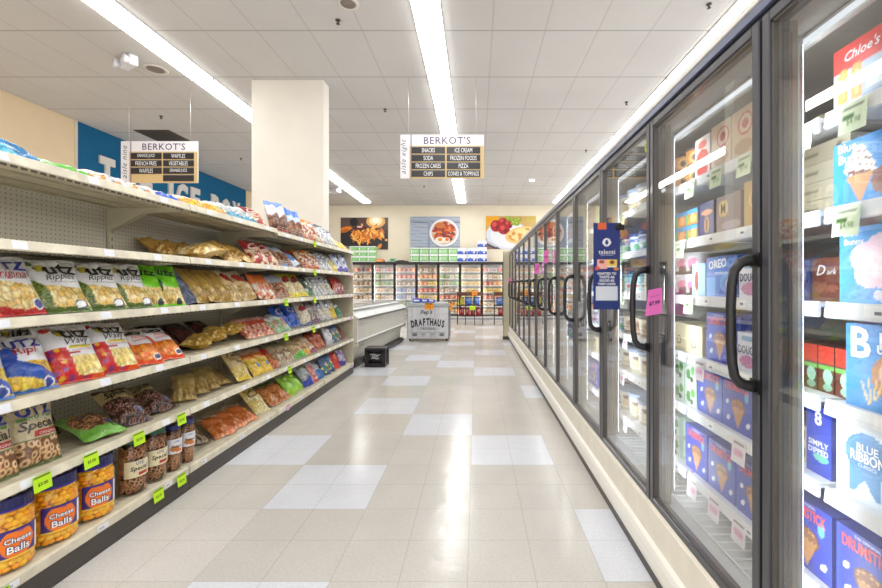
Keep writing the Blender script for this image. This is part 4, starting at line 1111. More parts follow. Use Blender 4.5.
cbox('caramel', 'blue sundae cone box with caramel', .22, .215, .16, art_caramel, [('B', .2, .78, .26, WHT, dict(bold=.03)), ('lue', .58, .82, .3, WHT, dict(bold=.02)), ('unny', .6, .70, .4, WHT, dict(bold=.02))], side=(70, 140, 206), nu=44)
cbox('drum', 'dark blue sundae cone box', .185, .2, .2, art_drum, [('DRUMSTICK', .5, .83, .8, (226, 84, 84), dict(bold=.03, hstretch=1.6)), ('THE ORIGINAL', .5, .95, .4, WHT)], side=(58, 76, 176), nu=40)
cbox('snack8', 'tall dark blue cone box with number', .09, .2, .18, blob((40, 66, 180), [(.5, .35, .35, .14, (60, 96, 200)), (.6, .25, .3, .06, (110, 190, 170))]), [('8', .5, .82, .3, WHT, dict(bold=.03)), ('SIMPLY', .5, .45, .8, WHT, dict(bold=.02)), ('DIPPED', .5, .34, .8, WHT, dict(bold=.02))], side=(52, 72, 170))
cbox('ribbon', 'white box with blue ribbon rosette', .23, .19, .14, art_ribbon, [('BLUE', .4, .73, .26, WHT, dict(bold=.02)), ('RIBBON', .4, .60, .42, WHT, dict(bold=.03, hstretch=1.3)), ('CLASSICS', .4, .49, .22, WHT)], side=(216, 226, 236), nu=44)
cbox('oreo', 'blue cookie ice cream box', .215, .165, .14, art_oreo, [('OREO', .38, .82, .6, WHT, dict(bold=.03, rot=4)), ('frozen dairy dessert', .55, .6, .5, (214, 226, 246))], side=(60, 100, 180), nu=38)
cbox('barblue', 'light blue ice cream bar box', .11, .145, .14, blob((170, 206, 232), [(.35, .45, .14, .32, (150, 80, 60)), (.35, .12, .05, .1, (226, 200, 150))]), [], side=(150, 190, 220))
cbox('mbrown', 'brown ice cream bar box with gold seal', .16, .15, .14, blob((132, 104, 96), [(.3, .66, .2, .23, (216, 186, 96)), (.3, .66, .17, .19, (232, 206, 120)), (.6, .2, .4, .12, (170, 150, 150))]), [('M', .3, .66, .2, (90, 60, 40), dict(bold=.02, hstretch=1.2))], side=(120, 90, 76), nu=30)
cbox('myellow', 'golden ice cream bar box with seal', .11, .17, .14, blob((206, 168, 92), [(.55, .6, .3, .2, (240, 222, 160)), (.55, .6, .26, .17, (222, 186, 100))]), [('M', .55, .6, .3, (80, 60, 40), dict(bold=.03))], side=(196, 160, 90))
cbox('cookie', 'navy box with stacked cookie sandwich', .11, .15, .14, blob((46, 48, 110), [(.5, .35, .18, .25, (206, 150, 90)), (.5, .35, .05, .25, (90, 56, 40)), (.5, .7, .4, .08, (226, 160, 110))]), [], side=(40, 44, 100))
cbox('orangegreen', 'small orange box with green and blue edge', .1, .07, .12, blob((224, 130, 60), [(.6, .4, .25, .3, (240, 180, 110))], [(0, .75, 1, 1, (60, 150, 210)), (0, 0, .2, .7, (90, 180, 80))]), [], side=(80, 150, 200), nu=18)
cbox('tanred', 'tall tan box with round red seal', .135, .19, .14, blob((214, 188, 152), [(.6, .68, .32, .22, (200, 80, 70)), (.6, .68, .26, .18, (226, 200, 170)), (.6, .68, .14, .09, (190, 70, 60)), (.5, .25, .4, .14, (190, 150, 110))]), [], side=(196, 206, 150), nu=30)
cbox('redwhite', 'red and white waffle box', .12, .18, .14, blob((236, 226, 216), [(.5, .5, .4, .2, (226, 90, 70)), (.5, .2, .36, .14, (214, 60, 50)), (.5, .82, .3, .1, (230, 110, 90))]), [], side=(230, 200, 190))
cbox('dove', 'brown chocolate ice cream box', .11, .13, .14, blob((110, 58, 46), [(.5, .3, .4, .1, (140, 84, 66))]), [('D', .3, .72, .3, WHT, dict(shear=.3, bold=.01)), ('ark', .65, .68, .3, WHT, dict(shear=.3))], side=(90, 50, 40))
cbox('navy', 'navy blue sandwich box', .07, .13, .14, blob((40, 60, 130), [(.5, .6, .3, .2, (150, 160, 200)), (.5, .2, .4, .1, (80, 100, 170))]), [], side=(40, 56, 120), nu=16)
cbox('carton', 'cream pizza box lying flat', .2, .055, .2, blob((224, 214, 186), [(.8, .5, .06, .3, (120, 110, 100)), (.3, .5, .14, .1, (150, 140, 110))]), [], side=(226, 218, 196), nu=24, name='pizza_box', cat='pizza box')
cbox('redgreen', 'narrow red and brown mint bar box', .055, .135, .16, blob((110, 62, 50), [(.6, .35, .3, .16, (176, 226, 200)), (.6, .12, .3, .08, (150, 200, 170))], [(0, .62, 1, 1, (214, 60, 44)), (0, .5, 1, .58, (110, 190, 80))]), [], side=(104, 58, 46), nu=18)
cbox('dough', 'white and pink cookie dough box', .12, .14, .14, blob((226, 226, 236), [(.5, .25, .4, .16, (200, 130, 170)), (.5, .85, .3, .08, (120, 160, 190))]), [('DOUGH', .5, .55, .9, (70, 60, 110), dict(bold=.02, hstretch=1.4))], side=(210, 210, 226))
cbox('cream', 'cream box with small black seal', .15, .13, .14, blob((226, 214, 176), [(.5, .35, .14, .16, (60, 50, 40)), (.5, .35, .1, .12, (226, 214, 180))]), [], side=(216, 204, 170))
cbox('greenpack', 'green and white vegetable pack', .1, .1, .12, blob((206, 222, 206), [(.3, .4, .2, .25, (60, 130, 50)), (.7, .6, .2, .2, (80, 150, 60)), (.6, .2, .16, .12, (40, 60, 40))]), [], side=(180, 206, 180), nu=18)
def tubart(base, band, spots=()):
    def f(u, v):
        a = Art(u, v, base); a.rect(0, .0, 1, .14, band)
        for s in spots:
            for k in range(4): a.ell(.125 + k * .25 + s[0] * .2, s[1], s[2] * .25, s[3], s[4])
        return a.c
    return f
ctub('orangetub', 'orange tub with black face print', .052, .085, tubart((232, 150, 60), (60, 50, 40), [(0, .5, .4, .34, (240, 190, 120)), (0, .5, .2, .2, (70, 50, 40))]), [], (60, 50, 44))
ctub('pinktub', 'clear tub with pink and white layers', .05, .1, tubart((226, 216, 222), (90, 60, 60), [(0, .55, .4, .3, (232, 130, 170)), (0, .3, .3, .16, (110, 70, 60)), (0.3, .6, .1, .1, (250, 240, 244))]), [], (226, 224, 228))
ctub('greentub', 'cream and green tub with red ring', .055, .1, tubart((206, 206, 150), (120, 140, 60), [(0, .5, .35, .3, (170, 80, 60)), (0, .5, .2, .18, (214, 206, 160))]), [], (214, 216, 170))
ctub('whitetub', 'large white ice cream tub', .075, .15, tubart((234, 232, 224), (200, 190, 160), [(0, .45, .4, .26, (216, 200, 160)), (0, .7, .3, .1, (120, 90, 70))]), [], (150, 170, 200))
ctub('bluetub', 'white tub with blue script', .07, .12, tubart((226, 234, 240), (70, 150, 200), [(0, .35, .3, .2, (90, 170, 120))]), [('Breyers', .5, .72, .34, (40, 90, 180), dict(shear=.3, bold=.02)), ('Breyers', .26, .72, .2, (40, 90, 180), dict(shear=.3, bold=.02))], (40, 60, 120))
ctub('tealtub', 'teal and white tub with red dot', .065, .12, tubart((150, 206, 214), (240, 240, 240), [(0, .45, .3, .22, (240, 240, 240)), (0, .4, .12, .1, (220, 70, 50))]), [], (60, 140, 170))
ctub('mochatub', 'cream tub with black lid', .065, .13, tubart((226, 216, 196), (150, 120, 90), [(0, .5, .36, .3, (190, 160, 120)), (0, .55, .18, .14, (120, 80, 56))]), [], (40, 40, 44))
FSEQ = {   # tier: list of (key, first y (near edge), count, pitch, x of the front face, stack)
 'top': [('cone', .70, 1, .2, .985, 1), ('chloe', .935, 1, .25, .99, 1), ('greentub', 1.25, 2, .115, 1.14, 1), ('tanred', 1.5, 2, .142, .985, 1), ('redwhite', 1.79, 1, .12, .985, 1), ('orangetub', 1.93, 2, .11, .985, 2),
         ('bluetub', 2.2, 2, .15, .985, 1), ('whitetub', 2.52, 3, .16, .985, 1), ('mochatub', 3.05, 3, .14, .985, 1), ('tanred', 3.5, 3, .14, .985, 1), ('whitetub', 3.98, 3, .16, .985, 1), ('redwhite', 4.5, 4, .125, .985, 1)],
 'second': [('cone', .76, 2, .21, .985, 1), ('carton', 1.19, 1, .2, 1.05, 4), ('myellow', 1.45, 1, .11, .985, 1), ('mbrown', 1.58, 1, .16, .985, 1), ('cookie', 1.76, 1, .11, .985, 1), ('orangegreen', 1.89, 2, .105, .985, 2),
         ('navy', 2.15, 3, .08, .985, 1), ('bluetub', 2.5, 3, .15, .985, 1), ('tealtub', 3.0, 3, .14, .985, 1), ('mbrown', 3.48, 3, .17, .985, 1), ('bluetub', 4.1, 3, .15, .985, 1), ('cookie', 4.6, 4, .115, .985, 1)],
 'third': [('cotton', .93, 1, .22, .985, 1), ('dove', 1.19, 1, .11, 1.03, 1), ('navy', 1.31, 2, .075, 1.03, 1), ('dough', 1.47, 1, .1, .985, 1), ('oreo', 1.60, 1, .22, .985, 1), ('barblue', 1.825, 1, .11, .985, 1), ('pinktub', 1.945, 2, .105, .985, 2),
         ('cream', 2.18, 2, .16, .985, 1), ('tealtub', 2.52, 3, .135, .985, 1), ('whitetub', 2.95, 3, .16, .985, 1), ('oreo', 3.46, 2, .22, .985, 1), ('mochatub', 3.95, 4, .14, .985, 1), ('barblue', 4.55, 4, .12, .985, 1)],
 'fourth': [('caramel', .91, 1, .22, .985, 1), ('redgreen', 1.15, 4, .06, 1.02, 1), ('dough', 1.48, 1, .12, .985, 1), ('drum', 1.63, 1, .19, .985, 1), ('cream', 1.85, 1, .15, .985, 1), ('cream', 2.02, 1, .15, 1.0, 1),
         ('mochatub', 2.2, 2, .135, .985, 1), ('mochatub', 2.5, 3, .135, .985, 1), ('bluetub', 2.92, 3, .145, .985, 1), ('dough', 3.46, 4, .125, .985, 1), ('whitetub', 4.0, 5, .16, .985, 1)],
 'fifth': [('ribbon', .93, 1, .24, .985, 1), ('snack8', 1.195, 1, .09, 1.0, 1), ('carton', 1.3, 1, .2, 1.03, 2), ('drum', 1.51, 2, .19, .985, 1), ('greenpack', 1.9, 2, .11, .985, 2),
         ('drum', 2.15, 1, .19, .985, 1), ('whitetub', 2.5, 3, .16, .985, 1), ('whitetub', 3.0, 2, .16, .985, 1), ('cream', 3.46, 3, .16, .985, 1), ('bluetub', 4.0, 5, .15, .985, 1)],
 'lowest': [('drum', .55, 2, .2, .985, 1), ('drum', .975, 2, .2, .985, 1), ('drum', 1.42, 3, .195, .985, 1), ('greenpack', 2.06, 2, .11, .985, 2), ('whitetub', 2.5, 3, .165, .985, 1), ('mochatub', 3.02, 3, .14, .985, 1), ('drum', 3.46, 5, .2, .985, 1)],
}
def doorno(y):
    k = int(math.floor((y - DB[0]) / .75)) - 1
    return ['', 'nearest', 'second', 'third', 'fourth', 'fifth', 'sixth'][max(1, min(6, k))]
WORD = ['first nearest', 'second nearest', 'third nearest', 'fourth nearest', 'fifth nearest', 'sixth nearest', 'seventh nearest', 'eighth nearest']
_seen = {}
plan = []
for tn, lst in FSEQ.items():
    for (key, y0, n, pitch, x, st) in lst:
        for i in range(n):
            for j in range(st):
                plan.append((tn, key, y0 + i * pitch, i, j, n, st, x))
from collections import defaultdict
cl = defaultdict(list)
for p in plan: cl[(p[0], p[1], doorno(p[2] + FR[p[1]]['w'] / 2))].append(p)
tnw = {'top': 'top', 'second': 'second', 'third': 'third', 'fourth': 'fourth', 'fifth': 'fifth', 'lowest': 'lowest'}
for (tn, key, dn), ps in cl.items():
    q = FR[key]; ys = sorted(set(round(p[2], 4) for p in ps)); nst = max(p[6] for p in ps)
    for p in ps:
        yi = ys.index(round(p[2], 4)); nn = len(ys)
        pre = '' if nn == 1 else (ORD[nn][yi] if nn <= 5 else WORD[yi])
        stw = '' if nst == 1 else ({2: ['lower', 'upper'], 4: ['bottom', 'second', 'third', 'uppermost'], }[nst][p[4]])
        lab = ' '.join(w for w in (pre, stw, q['look'] + ',', tnw[tn], 'freezer shelf,', dn, 'right door') if w)
        d = q.get('d', q['w'])
        hh = q['h'] + .0015
        cold(key, p[7] + d / 2, p[2] + q['w'] / 2, FTZ[tn] + p[4] * hh, lab, q['look'] + 's in the right freezer')

# ---------------------------------------------------------------- signs on the right freezer
ts = empty('clip_on_sign'); tag(ts, 'navy blue hanging gelato sign clipped to the right freezer door', 'sign')
SY = 2.30; sx0, sx1, sz0, sz1 = .634, .778, 1.182, 1.652
m = MB()
def art_t(u, v):
    a = Art(u, v, (30, 48, 116)); a.rect(.16, .92, .48, 1.0, (222, 104, 56)); a.ell(.5, .775, .155, .048, (236, 238, 244)); a.ell(.5, .775, .06, .028, (30, 48, 116)); a.rect(.48, .74, .52, .775, (30, 48, 116))
    a.rect(.14, .47, .5, .58, (240, 176, 170)); a.rect(.5, .5, .88, .58, (240, 200, 90)); a.ell(.32, .55, .1, .02, (150, 80, 60)); a.ell(.7, .545, .1, .02, (120, 70, 40)); a.rect(.52, .485, .86, .505, (236, 226, 200)); a.ell(.14, .475, .09, .022, (226, 90, 60)); a.ell(.86, .47, .1, .02, (206, 130, 60))
    a.rect(.1, .1, .9, .265, (214, 220, 228)); a.rect(.1, .1, .9, .103, (180, 186, 196)); return a.c
fs = lambda u, v, o=0: (sx0 + u * (sx1 - sx0), SY - .002 - o + 0 * u, sz0 + v * (sz1 - sz0))
m.grid(fs, 40, 110, art_t, smooth=False); m.box(sx0, sx1, SY - .0019, SY + .002, sz0, sz1, (30, 48, 116))
asp = (sz1 - sz0) / (sx1 - sx0)
for s_ in [('talenti', .5, .665, .62, WHT, dict(bold=.0)), ('gelato & sorbetto', .5, .625, .45, (220, 224, 236)), ('CRAFTED TO', .5, .415, .72, WHT, dict(bold=.03)), ('TASTE AS', .5, .375, .58, WHT, dict(bold=.03)), ('GOOD AS', .5, .335, .56, WHT, dict(bold=.03)), ('THEY LOOK', .5, .295, .68, WHT, dict(bold=.03))]:
    m.text(s_[0], lambda u, v: fs(u, v, .001), s_[1], s_[2], s_[3], asp, s_[4], **(s_[5] if len(s_) > 5 else {}))
m.build('sign_board', [M['card']], ts)
m = MB(); m.tube([(FX + .012, SY - .0, 1.628), (FX - .002, SY, 1.628)], .016, 14, (30, 30, 32)); m.box(.752, FX - .002, SY - .012, SY + .010, 1.612, 1.646, (34, 34, 36), bev=.004); m.tube([(.765, SY - .012, 1.63), (.765, SY - .028, 1.64)], [.01, .014], 10, (30, 30, 32))
m.build('black_clip', [M['plastic']], ts)
def pink(y, z, w, h, label, txt='$7.99'):
    m = MB(); col = (240, 120, 196)
    f = lambda u, v, o=0: (FX - .001 - w * (1 - u) * (1 - .18 * v) - 0 * v, y - o + .0 * u, z + h * v - .012 * (1 - u))
    m.grid(f, 6, 6, None, col, smooth=False); m.grid(lambda u, v: f(u, v, -.0012), 1, 1, None, col, smooth=False, flip=True)
    m.text(txt, lambda u, v: f(u, v, .0008), .5, .45, .7, h / w, (70, 30, 70), bold=.03); m.text('SPECIAL PRICE', lambda u, v: f(u, v, .0008), .5, .72, .6, h / w, (90, 40, 90))
    o = m.build('price_flag', [M['paper']]); tag(o, label, 'price flag', 'pink price flags on the freezer doors'); return o
pink(1.79, 1.195, .07, .11, 'magenta price flag nearest the camera, sticking out from the freezer door')
pink(4.60, 1.56, .06, .14, 'pink price flag on the freezer doors, second nearest, above the handles')
pink(5.30, 1.46, .06, .13, 'pink price flag on the freezer doors, third nearest, above the handles')
pink(9.70, 1.36, .06, .12, 'small pink price flag at the far end of the freezer doors')
# ================================================================ room shell
CZ = 4.465; BW = 16.8; LW = -7.68; RX = 5.2; NY = -2.5
m = MB()
WT = {(-1, 1): 'w'}
def cell(ix, iy):
    whites = {(0, 0), (-1, 2), (-1 + 0, 2), (1, 2 - 0), (0, -2 + 0)}
    return None
# block grid: columns start at -1.26 + .61 i, rows at 2.49 + .61 j
white = {(0, 0), (-1, 1), (0, -2), (1, 2), (2, 1), (0, 3), (3, -1), (2, 6), (0, 5), (-1, 6), (1, 7), (0, 8), (2, 9), (-1, 10), (1, 11), (0, 13), (2, 13), (1, 15), (-2, 12), (3, 4), (0, 16), (2, 17), (3, 11), (-3, 8), (-4, 3), (-5, 6), (-6, 10), (-4, 13), (-3, 16), (-7, 4), (-6, 1), (-8, 9)}
rr = random.Random(4)
i0 = -11; i1 = 10; j0 = -8; j1 = 24
for j in range(j0, j1):
    for i in range(i0, i1):
        x = -1.26 + .61 * i; y = 2.49 + .61 * j
        xa, xb = max(x, LW), min(x + .61, RX); ya, yb = max(y, NY), min(y + .61, BW)
        if xb <= xa or yb <= ya: continue
        k = rr.random()
        col = (232, 235, 242) if (i, j) in white else ((213, 209, 202) if k < .3 else (217, 212, 205) if k < .55 else (220, 215, 210) if k < .8 else (215, 211, 204))
        m.add([(xa, ya, 0), (xb, ya, 0), (xb, yb, 0), (xa, yb, 0)], [(0, 1, 2, 3)], col)
m.add([(LW, NY, -.1), (RX, NY, -.1), (RX, BW, -.1), (LW, BW, -.1)], [(3, 2, 1, 0)], (120, 120, 120))
tag(m.build('floor', [M['floor']]), kind='structure')
m = MB(); m.box(LW, RX, NY, BW, CZ, CZ + .1); tag(m.build('ceiling', [M['ceiling']]), kind='structure')
m = MB(); m.box(LW - .1, RX, BW, BW + .1, 0, CZ, (238, 229, 208)); tag(m.build('wall_back', [M['wall']]), kind='structure')
m = MB(); m.box(LW - .1, LW, NY, BW, 0, CZ, (228, 206, 172)); tag(m.build('wall_left', [M['wall']]), kind='structure')
m = MB(); m.box(LW, LW + .012, 8.15, 14.1, 1.9, CZ, (20, 96, 138)); m.box(LW, LW + .016, 8.10, 8.15, 1.9, CZ, (214, 206, 190)); tag(m.build('trim_1', [M['wall']]), kind='structure')
m = MB(); m.box(LW, RX, BW - .012, BW, 0, .12, (150, 156, 166)); tag(m.build('baseboard_back', [M['paint']]), kind='structure')
m = MB(); m.box(-3.455, -2.345, 6.51, 6.74, 0, CZ, (228, 223, 213), bev=.004); tag(m.build('column', [M['wall']]), kind='structure')
# letters mounted on the blue wall: THE ICE BOX
def letter(ch, ya, yb, zb, zt, label):
    m = MB(); v, f, size = text_geo(ch, 0, .05)
    w = yb - ya; h = zt - zb
    P = [((a[0] / size[0]) * w + (ya + yb) / 2, (a[1] / size[1]) * h + (zb + zt) / 2) for a in v]
    X1 = LW + .013; X2 = LW + .05; n = len(P)
    vs = [(X2, p[0], p[1]) for p in P] + [(X1, p[0], p[1]) for p in P]
    fs = list(f); from_edges = {}
    for q in f:
        for k in range(len(q)):
            e = (q[k], q[(k + 1) % len(q)]); from_edges[e] = 1
    for (a, b) in list(from_edges):
        if (b, a) not in from_edges: fs.append((a, a + n, b + n, b))
    m.add(vs, fs, (216, 212, 206))
    tag(m.build('wall_letter', [M['wall']]), label, 'wall letter', 'raised letters on the blue wall')
for ch, a, b, l in [('T', 8.6, 8.96, 'pale raised letter T on blue wall, left of the hanging sign'), ('H', 9.14, 9.5, 'pale raised letter H on blue wall, behind the hanging sign'), ('E', 9.64, 10.0, 'pale raised letter E ending the first word on blue wall'),
                    ('I', 10.52, 10.68, 'pale raised letter I on blue wall, right below the hanging sign'), ('C', 10.8, 11.22, 'pale raised letter C on the blue wall'), ('E', 11.34, 11.72, 'pale raised letter E ending the second word on blue wall'),
                    ('B', 12.22, 12.62, 'pale raised letter B on blue wall, near the column'), ('O', 12.72, 13.18, 'pale raised letter O on blue wall, near the column'), ('X', 13.28, 13.7, 'pale raised letter X on blue wall, nearest the column')]:
    letter(ch, a, b, 3.28, 3.95, l)

# ================================================================ ceiling lights and fittings
rows = [(-4.16, 'left'), (-.567, 'middle'), (3.05, 'right')]
fx0 = None
nm = ['ninth', 'eighth', 'seventh', 'sixth', 'fifth', 'fourth', 'third', 'second', 'farthest']
ys = [6.45 - 2.4 * 3 + 2.4 * k for k in range(7)]
for X, rn in rows:
    for k, y in enumerate(ys):
        y1 = y + 2.4
        if rn == 'right' and k > 6: continue
        if fx0 is None:
            t = empty('ceiling_light')
            b = MB(); b.box(-.165, .165, 0, 2.385, -.02, 0, (236, 236, 232)); b.box(-.165, .165, 0, .014, -.05, 0, (214, 214, 210)); b.box(-.165, .165, 2.371, 2.385, -.05, 0, (214, 214, 210))
            b.build('light_housing', [M['paint']], t)
            d = MB(); pf = [(-.16, -.021), (-.15, -.04), (-.06, -.05), (0, -.044), (.06, -.05), (.15, -.04), (.16, -.021)]
            d.prism(pf, 'y', .016, 2.37, (255, 255, 255)); d.build('light_diffuser', [M['tube']], t)
            fx0 = t; r = t
        else:
            r = fx0.copy(); COL.objects.link(r)
            for ch in list(fx0.children):
                c = ch.copy(); COL.objects.link(c); c.parent = r
        r.location = (X, y, CZ)
        num = len(ys) - 1 - k
        r['label'] = 'long fluorescent ceiling light, %s row, %s from the back wall' % (rn, ['nearest', 'second', 'third', 'fourth', 'fifth', 'sixth', 'seventh', 'eighth'][num])
        r['category'] = 'ceiling light'; r['group'] = 'fluorescent strip lights on the ceiling'
# sprinkler heads
def onceil(px, py): 
    y = 424 * (CZ - 1.315) / (285 - py); return ((px - 476.5) * y / 424, y)
def sprinkler(px, py, label):
    x, y = onceil(px, py); m = MB(); m.lathe([(0, 0), (.03, 0), (.03, -.008), (.012, -.012), (.009, -.04), (.022, -.045), (.022, -.05), (0, -.052)], 12, (x, y, CZ - .001), (60, 50, 36))
    tag(m.build('sprinkler_head', [M['plastic']]), label, 'sprinkler', 'fire sprinkler heads on the ceiling')
sprinkler(161, 116, 'dark sprinkler head above the left hanging sign'); sprinkler(338, 20, 'dark sprinkler head left of the middle lights, near the round speaker')
sprinkler(385, 109, 'dark sprinkler head left of the aisle eight sign'); sprinkler(709, 4, 'dark sprinkler head nearest the right edge of the ceiling')
sprinkler(626.5, 102, 'dark sprinkler head above the right freezer, halfway along'); sprinkler(586, 150, 'dark sprinkler head above the right freezer, farthest of its line'); sprinkler(241, 158, 'dark sprinkler head just left of the column')
sprinkler(424, 186, 'dark sprinkler head just beyond the aisle eight sign')
def cspk(px, py, r, label):
    x, y = onceil(px, py); t = empty('ceiling_speaker', (x, y, CZ)); m = MB(); m.lathe([(r, 0), (r, -.008), (r * .8, -.016), (r * .72, -.01)], 28, (0, 0, -.001), (214, 208, 200)); m.build('speaker_ring', [M['plastic']], t)
    m = MB(); m.lathe([(r * .74, 0), (r * .7, -.010), (0, -.012)], 24, (0, 0, -.001), (132, 122, 114)); m.build('speaker_grille', [M['paint']], t)
    tag(t, label, 'ceiling speaker')
cspk(155.5, 69, .16, 'round ceiling speaker left of the left light row'); cspk(348, 3, .12, 'round ceiling speaker at the top edge of the view')
x, y = onceil(163, 135.5); m = MB()
m.box(x - .36, x + .36, y - .33, y + .33, CZ - .012, CZ - .001, (92, 82, 66))
for k in range(9): m.box(x - .34, x + .34, y - .31 + k * .07, y - .29 + k * .07, CZ - .018, CZ - .012, (70, 62, 52))
tag(m.build('ceiling_vent', [M['paint']]), 'dark square air vent on the ceiling above the left sign', 'vent')
def spot(px, py, s, label):
    x, y = onceil(px, py); t = empty('emergency_light', (x, y, CZ), -.5)
    m = MB(); m.box(-.13 * s, .13 * s, -.05 * s, .05 * s, -.13 * s, -.001, (232, 232, 236), bev=.012); m.build('light_housing', [M['plastic']], t)
    for sx in (-1, 1):
        m = MB(); m.lathe([(0, 0), (.03 * s, 0), (.055 * s, .05 * s), (.055 * s, .06 * s), (0, .062 * s)], 16, (0, 0, 0), (226, 228, 236))
        m.v = [(p[0] + sx * .12 * s, -p[2] - .05 * s, p[1] - .09 * s) for p in m.v]; m.build('lamp_head', [M['plastic']], t)
    tag(t, label, 'emergency light')
spot(129, 57, 1.1, 'white emergency light on the ceiling, left of the round speaker'); spot(336, 188, 1.3, 'white emergency light on the ceiling near the back wall')
x, y = onceil(532, 180); m = MB(); m.lathe([(0, 0), (.08, 0), (.08, -.02), (.05, -.03), (0, -.03)], 16, (x, y, CZ - .001), (255, 255, 255)); tag(m.build('recessed_lamp', [M['lamp']]), 'small round lit lamp on the ceiling near the back wall', 'ceiling lamp')

# ================================================================ hanging aisle signs
def aisle_sign(px0, px1, ysg, zt, label, side, rowsL, rowsR, extra):
    x0 = (px0 - 476.5) * ysg / 424; x1 = (px1 - 476.5) * ysg / 424
    t = empty('aisle_sign', ((x0 + x1) / 2, ysg, zt)); cx = (x0 + x1) / 2
    W = x1 - x0; H = .66; lo = -W / 2; sw = .12
    m = MB(); f = lambda u, v, o=0: (lo + u * W, -.012 - o + 0 * u, (v - 1) * H)
    def art(u, v):
        a = Art(u, v, (206, 178, 128)); a.above(.74, (226, 224, 228)); a.put(u < sw / W * 1.1, (222, 220, 224)); a.put((u > .115) & (u < .13), (110, 100, 130)); return a.c
    m.box(lo, lo + W, -.0115, .015, -H, 0, (214, 210, 206)); m.grid(f, 70, 34, art, smooth=False); asp = H / W
    fo = lambda u, v: f(u, v, .0015)
    m.text("BERKOT'S", fo, .56, .87, .56, asp, (86, 70, 106), bold=.01, spacing=1.1)
    m.text(side, lambda u, v: (lo + .055 + (-(v - .5) * H) * 0 + (u * 0) - 0 * v + (-(v)) * 0 + (0) + (-1) * 0 + _sx(u, v)[0], -.0135 + 0 * u, _sx(u, v)[1]), 0, 0, .52, 1.0, (60, 56, 70), shear=.35, spacing=1.15)
    m.build('sign_board', [M['card']], t)
    for col, words in ((0, rowsL), (1, rowsR)):
        for r_, wd in enumerate(words):
            u0 = .135 + col * .42; u1 = u0 + .40; v1 = .72 - r_ * .178; v0 = v1 - .15
            if wd is None: continue
            s = MB(); s.box(lo + u0 * W, lo + u1 * W, -.022, -.012, (v0 - 1) * H, (v1 - 1) * H, (40, 38, 42), bev=.002)
            s.box(lo + u0 * W, lo + u1 * W, -.0225, -.0215, (v1 - 1) * H - .012, (v1 - 1) * H - .004, (86, 92, 104))
            if wd: s.text(wd, lambda u, v: (lo + u * W, -.0235 + 0 * u, (v - 1) * H), (u0 + u1) / 2, (v0 + v1) / 2 - .005, .37, asp, (236, 236, 238), bold=.0, hstretch=1.75, hfix=.1)
            s.build('category_slat', [M['plastic']], t)
    for xx in (lo + .12 * 1, lo + W - .12):
        w = MB(); w.tube([(xx, 0, 0), (xx, 0, CZ - zt)], .0035, 6, (206, 202, 198)); w.build('hanging_wire', [M['steel']], t)
    tag(t, label, 'aisle sign')
def _sx(u, v):   # vertical lettering: reading upwards along the narrow left strip
    return (-v * 1.0 , -.33 + u * 1.0)
aisle_sign(400.5, 484, 6.4, 3.58, 'hanging aisle eight sign over the middle of the aisle', 'aisle eight', ['SNACKS', 'SODA', 'FROZEN CAKES', 'CHIPS'], ['ICE CREAM', 'FROZEN FOODS', 'PIZZA', 'CONES & TOPPINGS'], 0)
aisle_sign(121.5, 198, 6.75, 3.60, 'hanging aisle sign at left, in front of the blue wall', 'aisle nine', ['ORANGE JUICE', 'FRENCH FRIES', 'WAFFLES', None], ['WAFFLES', 'VEGETABLES', 'ORANGE JUICE', ''], 0)

# ================================================================ back wall: posters, freezer, stock
def bx(px): return (px - 476.5) * 16.75 / 424
def bz(py, y=16.75): return 1.315 + (285 - py) * y / 424
def poster(px0, px1, py0, py1, art, label):
    x0, x1, z0, z1 = bx(px0), bx(px1), bz(py1), bz(py0)
    m = MB(); m.box(x0, x1, BW - .03, BW - .002, z0, z1, (220, 216, 210)); m.grid(lambda u, v: (x0 + u * (x1 - x0), BW - .0315 + 0 * u, z0 + v * (z1 - z0)), 150, 100, art, smooth=False)
    tag(m.build('food_poster', [M['card']]), label, 'poster', 'large food posters on the back wall')
def art_fries(u, v):
    a = Art(u, v, (86, 62, 56)); a.put(v < .62, (58, 46, 46)); a.ell(.5, .3, .6, .3, (44, 40, 44)); a.ell(.05, .9, .25, .2, (96, 74, 70))
    a.ell(.74, .88, .2, .2, (226, 170, 100)); a.ell(.74, .9, .14, .15, (250, 226, 170)); a.ell(.74, .92, .08, .09, (255, 248, 230))
    r = random.Random(2)
    for k in range(95):
        x = r.gauss(.55, .2); y = r.gauss(.45, .11) + .05 * (x > .6); ang = r.choice([100, 80, 120, 60, 30, 150]) + r.uniform(-15, 15)
        if y > .75 or x > .95: continue
        c = r.choice([(226, 134, 40), (240, 158, 60), (206, 110, 30), (250, 184, 90), (190, 96, 30)])
        a.ell(x, y, .10, .021, c, ang); a.ell(x, y + .006, .07, .006, tuple(min(255, q + 24) for q in c), ang)
    a.ell(.1, .64, .15, .07, (226, 130, 40), 20); a.ell(.08, .58, .1, .05, (190, 100, 30), 20)
    a.ell(.42, .68, .14, .07, (90, 26, 24)); a.ell(.4, .71, .06, .03, (226, 200, 190)); a.ell(.28, .86, .085, .13, (34, 28, 30)); a.ell(.82, .1, .04, .09, (226, 140, 60), -20); a.ell(.96, .3, .03, .04, (230, 180, 110))
    return a.c
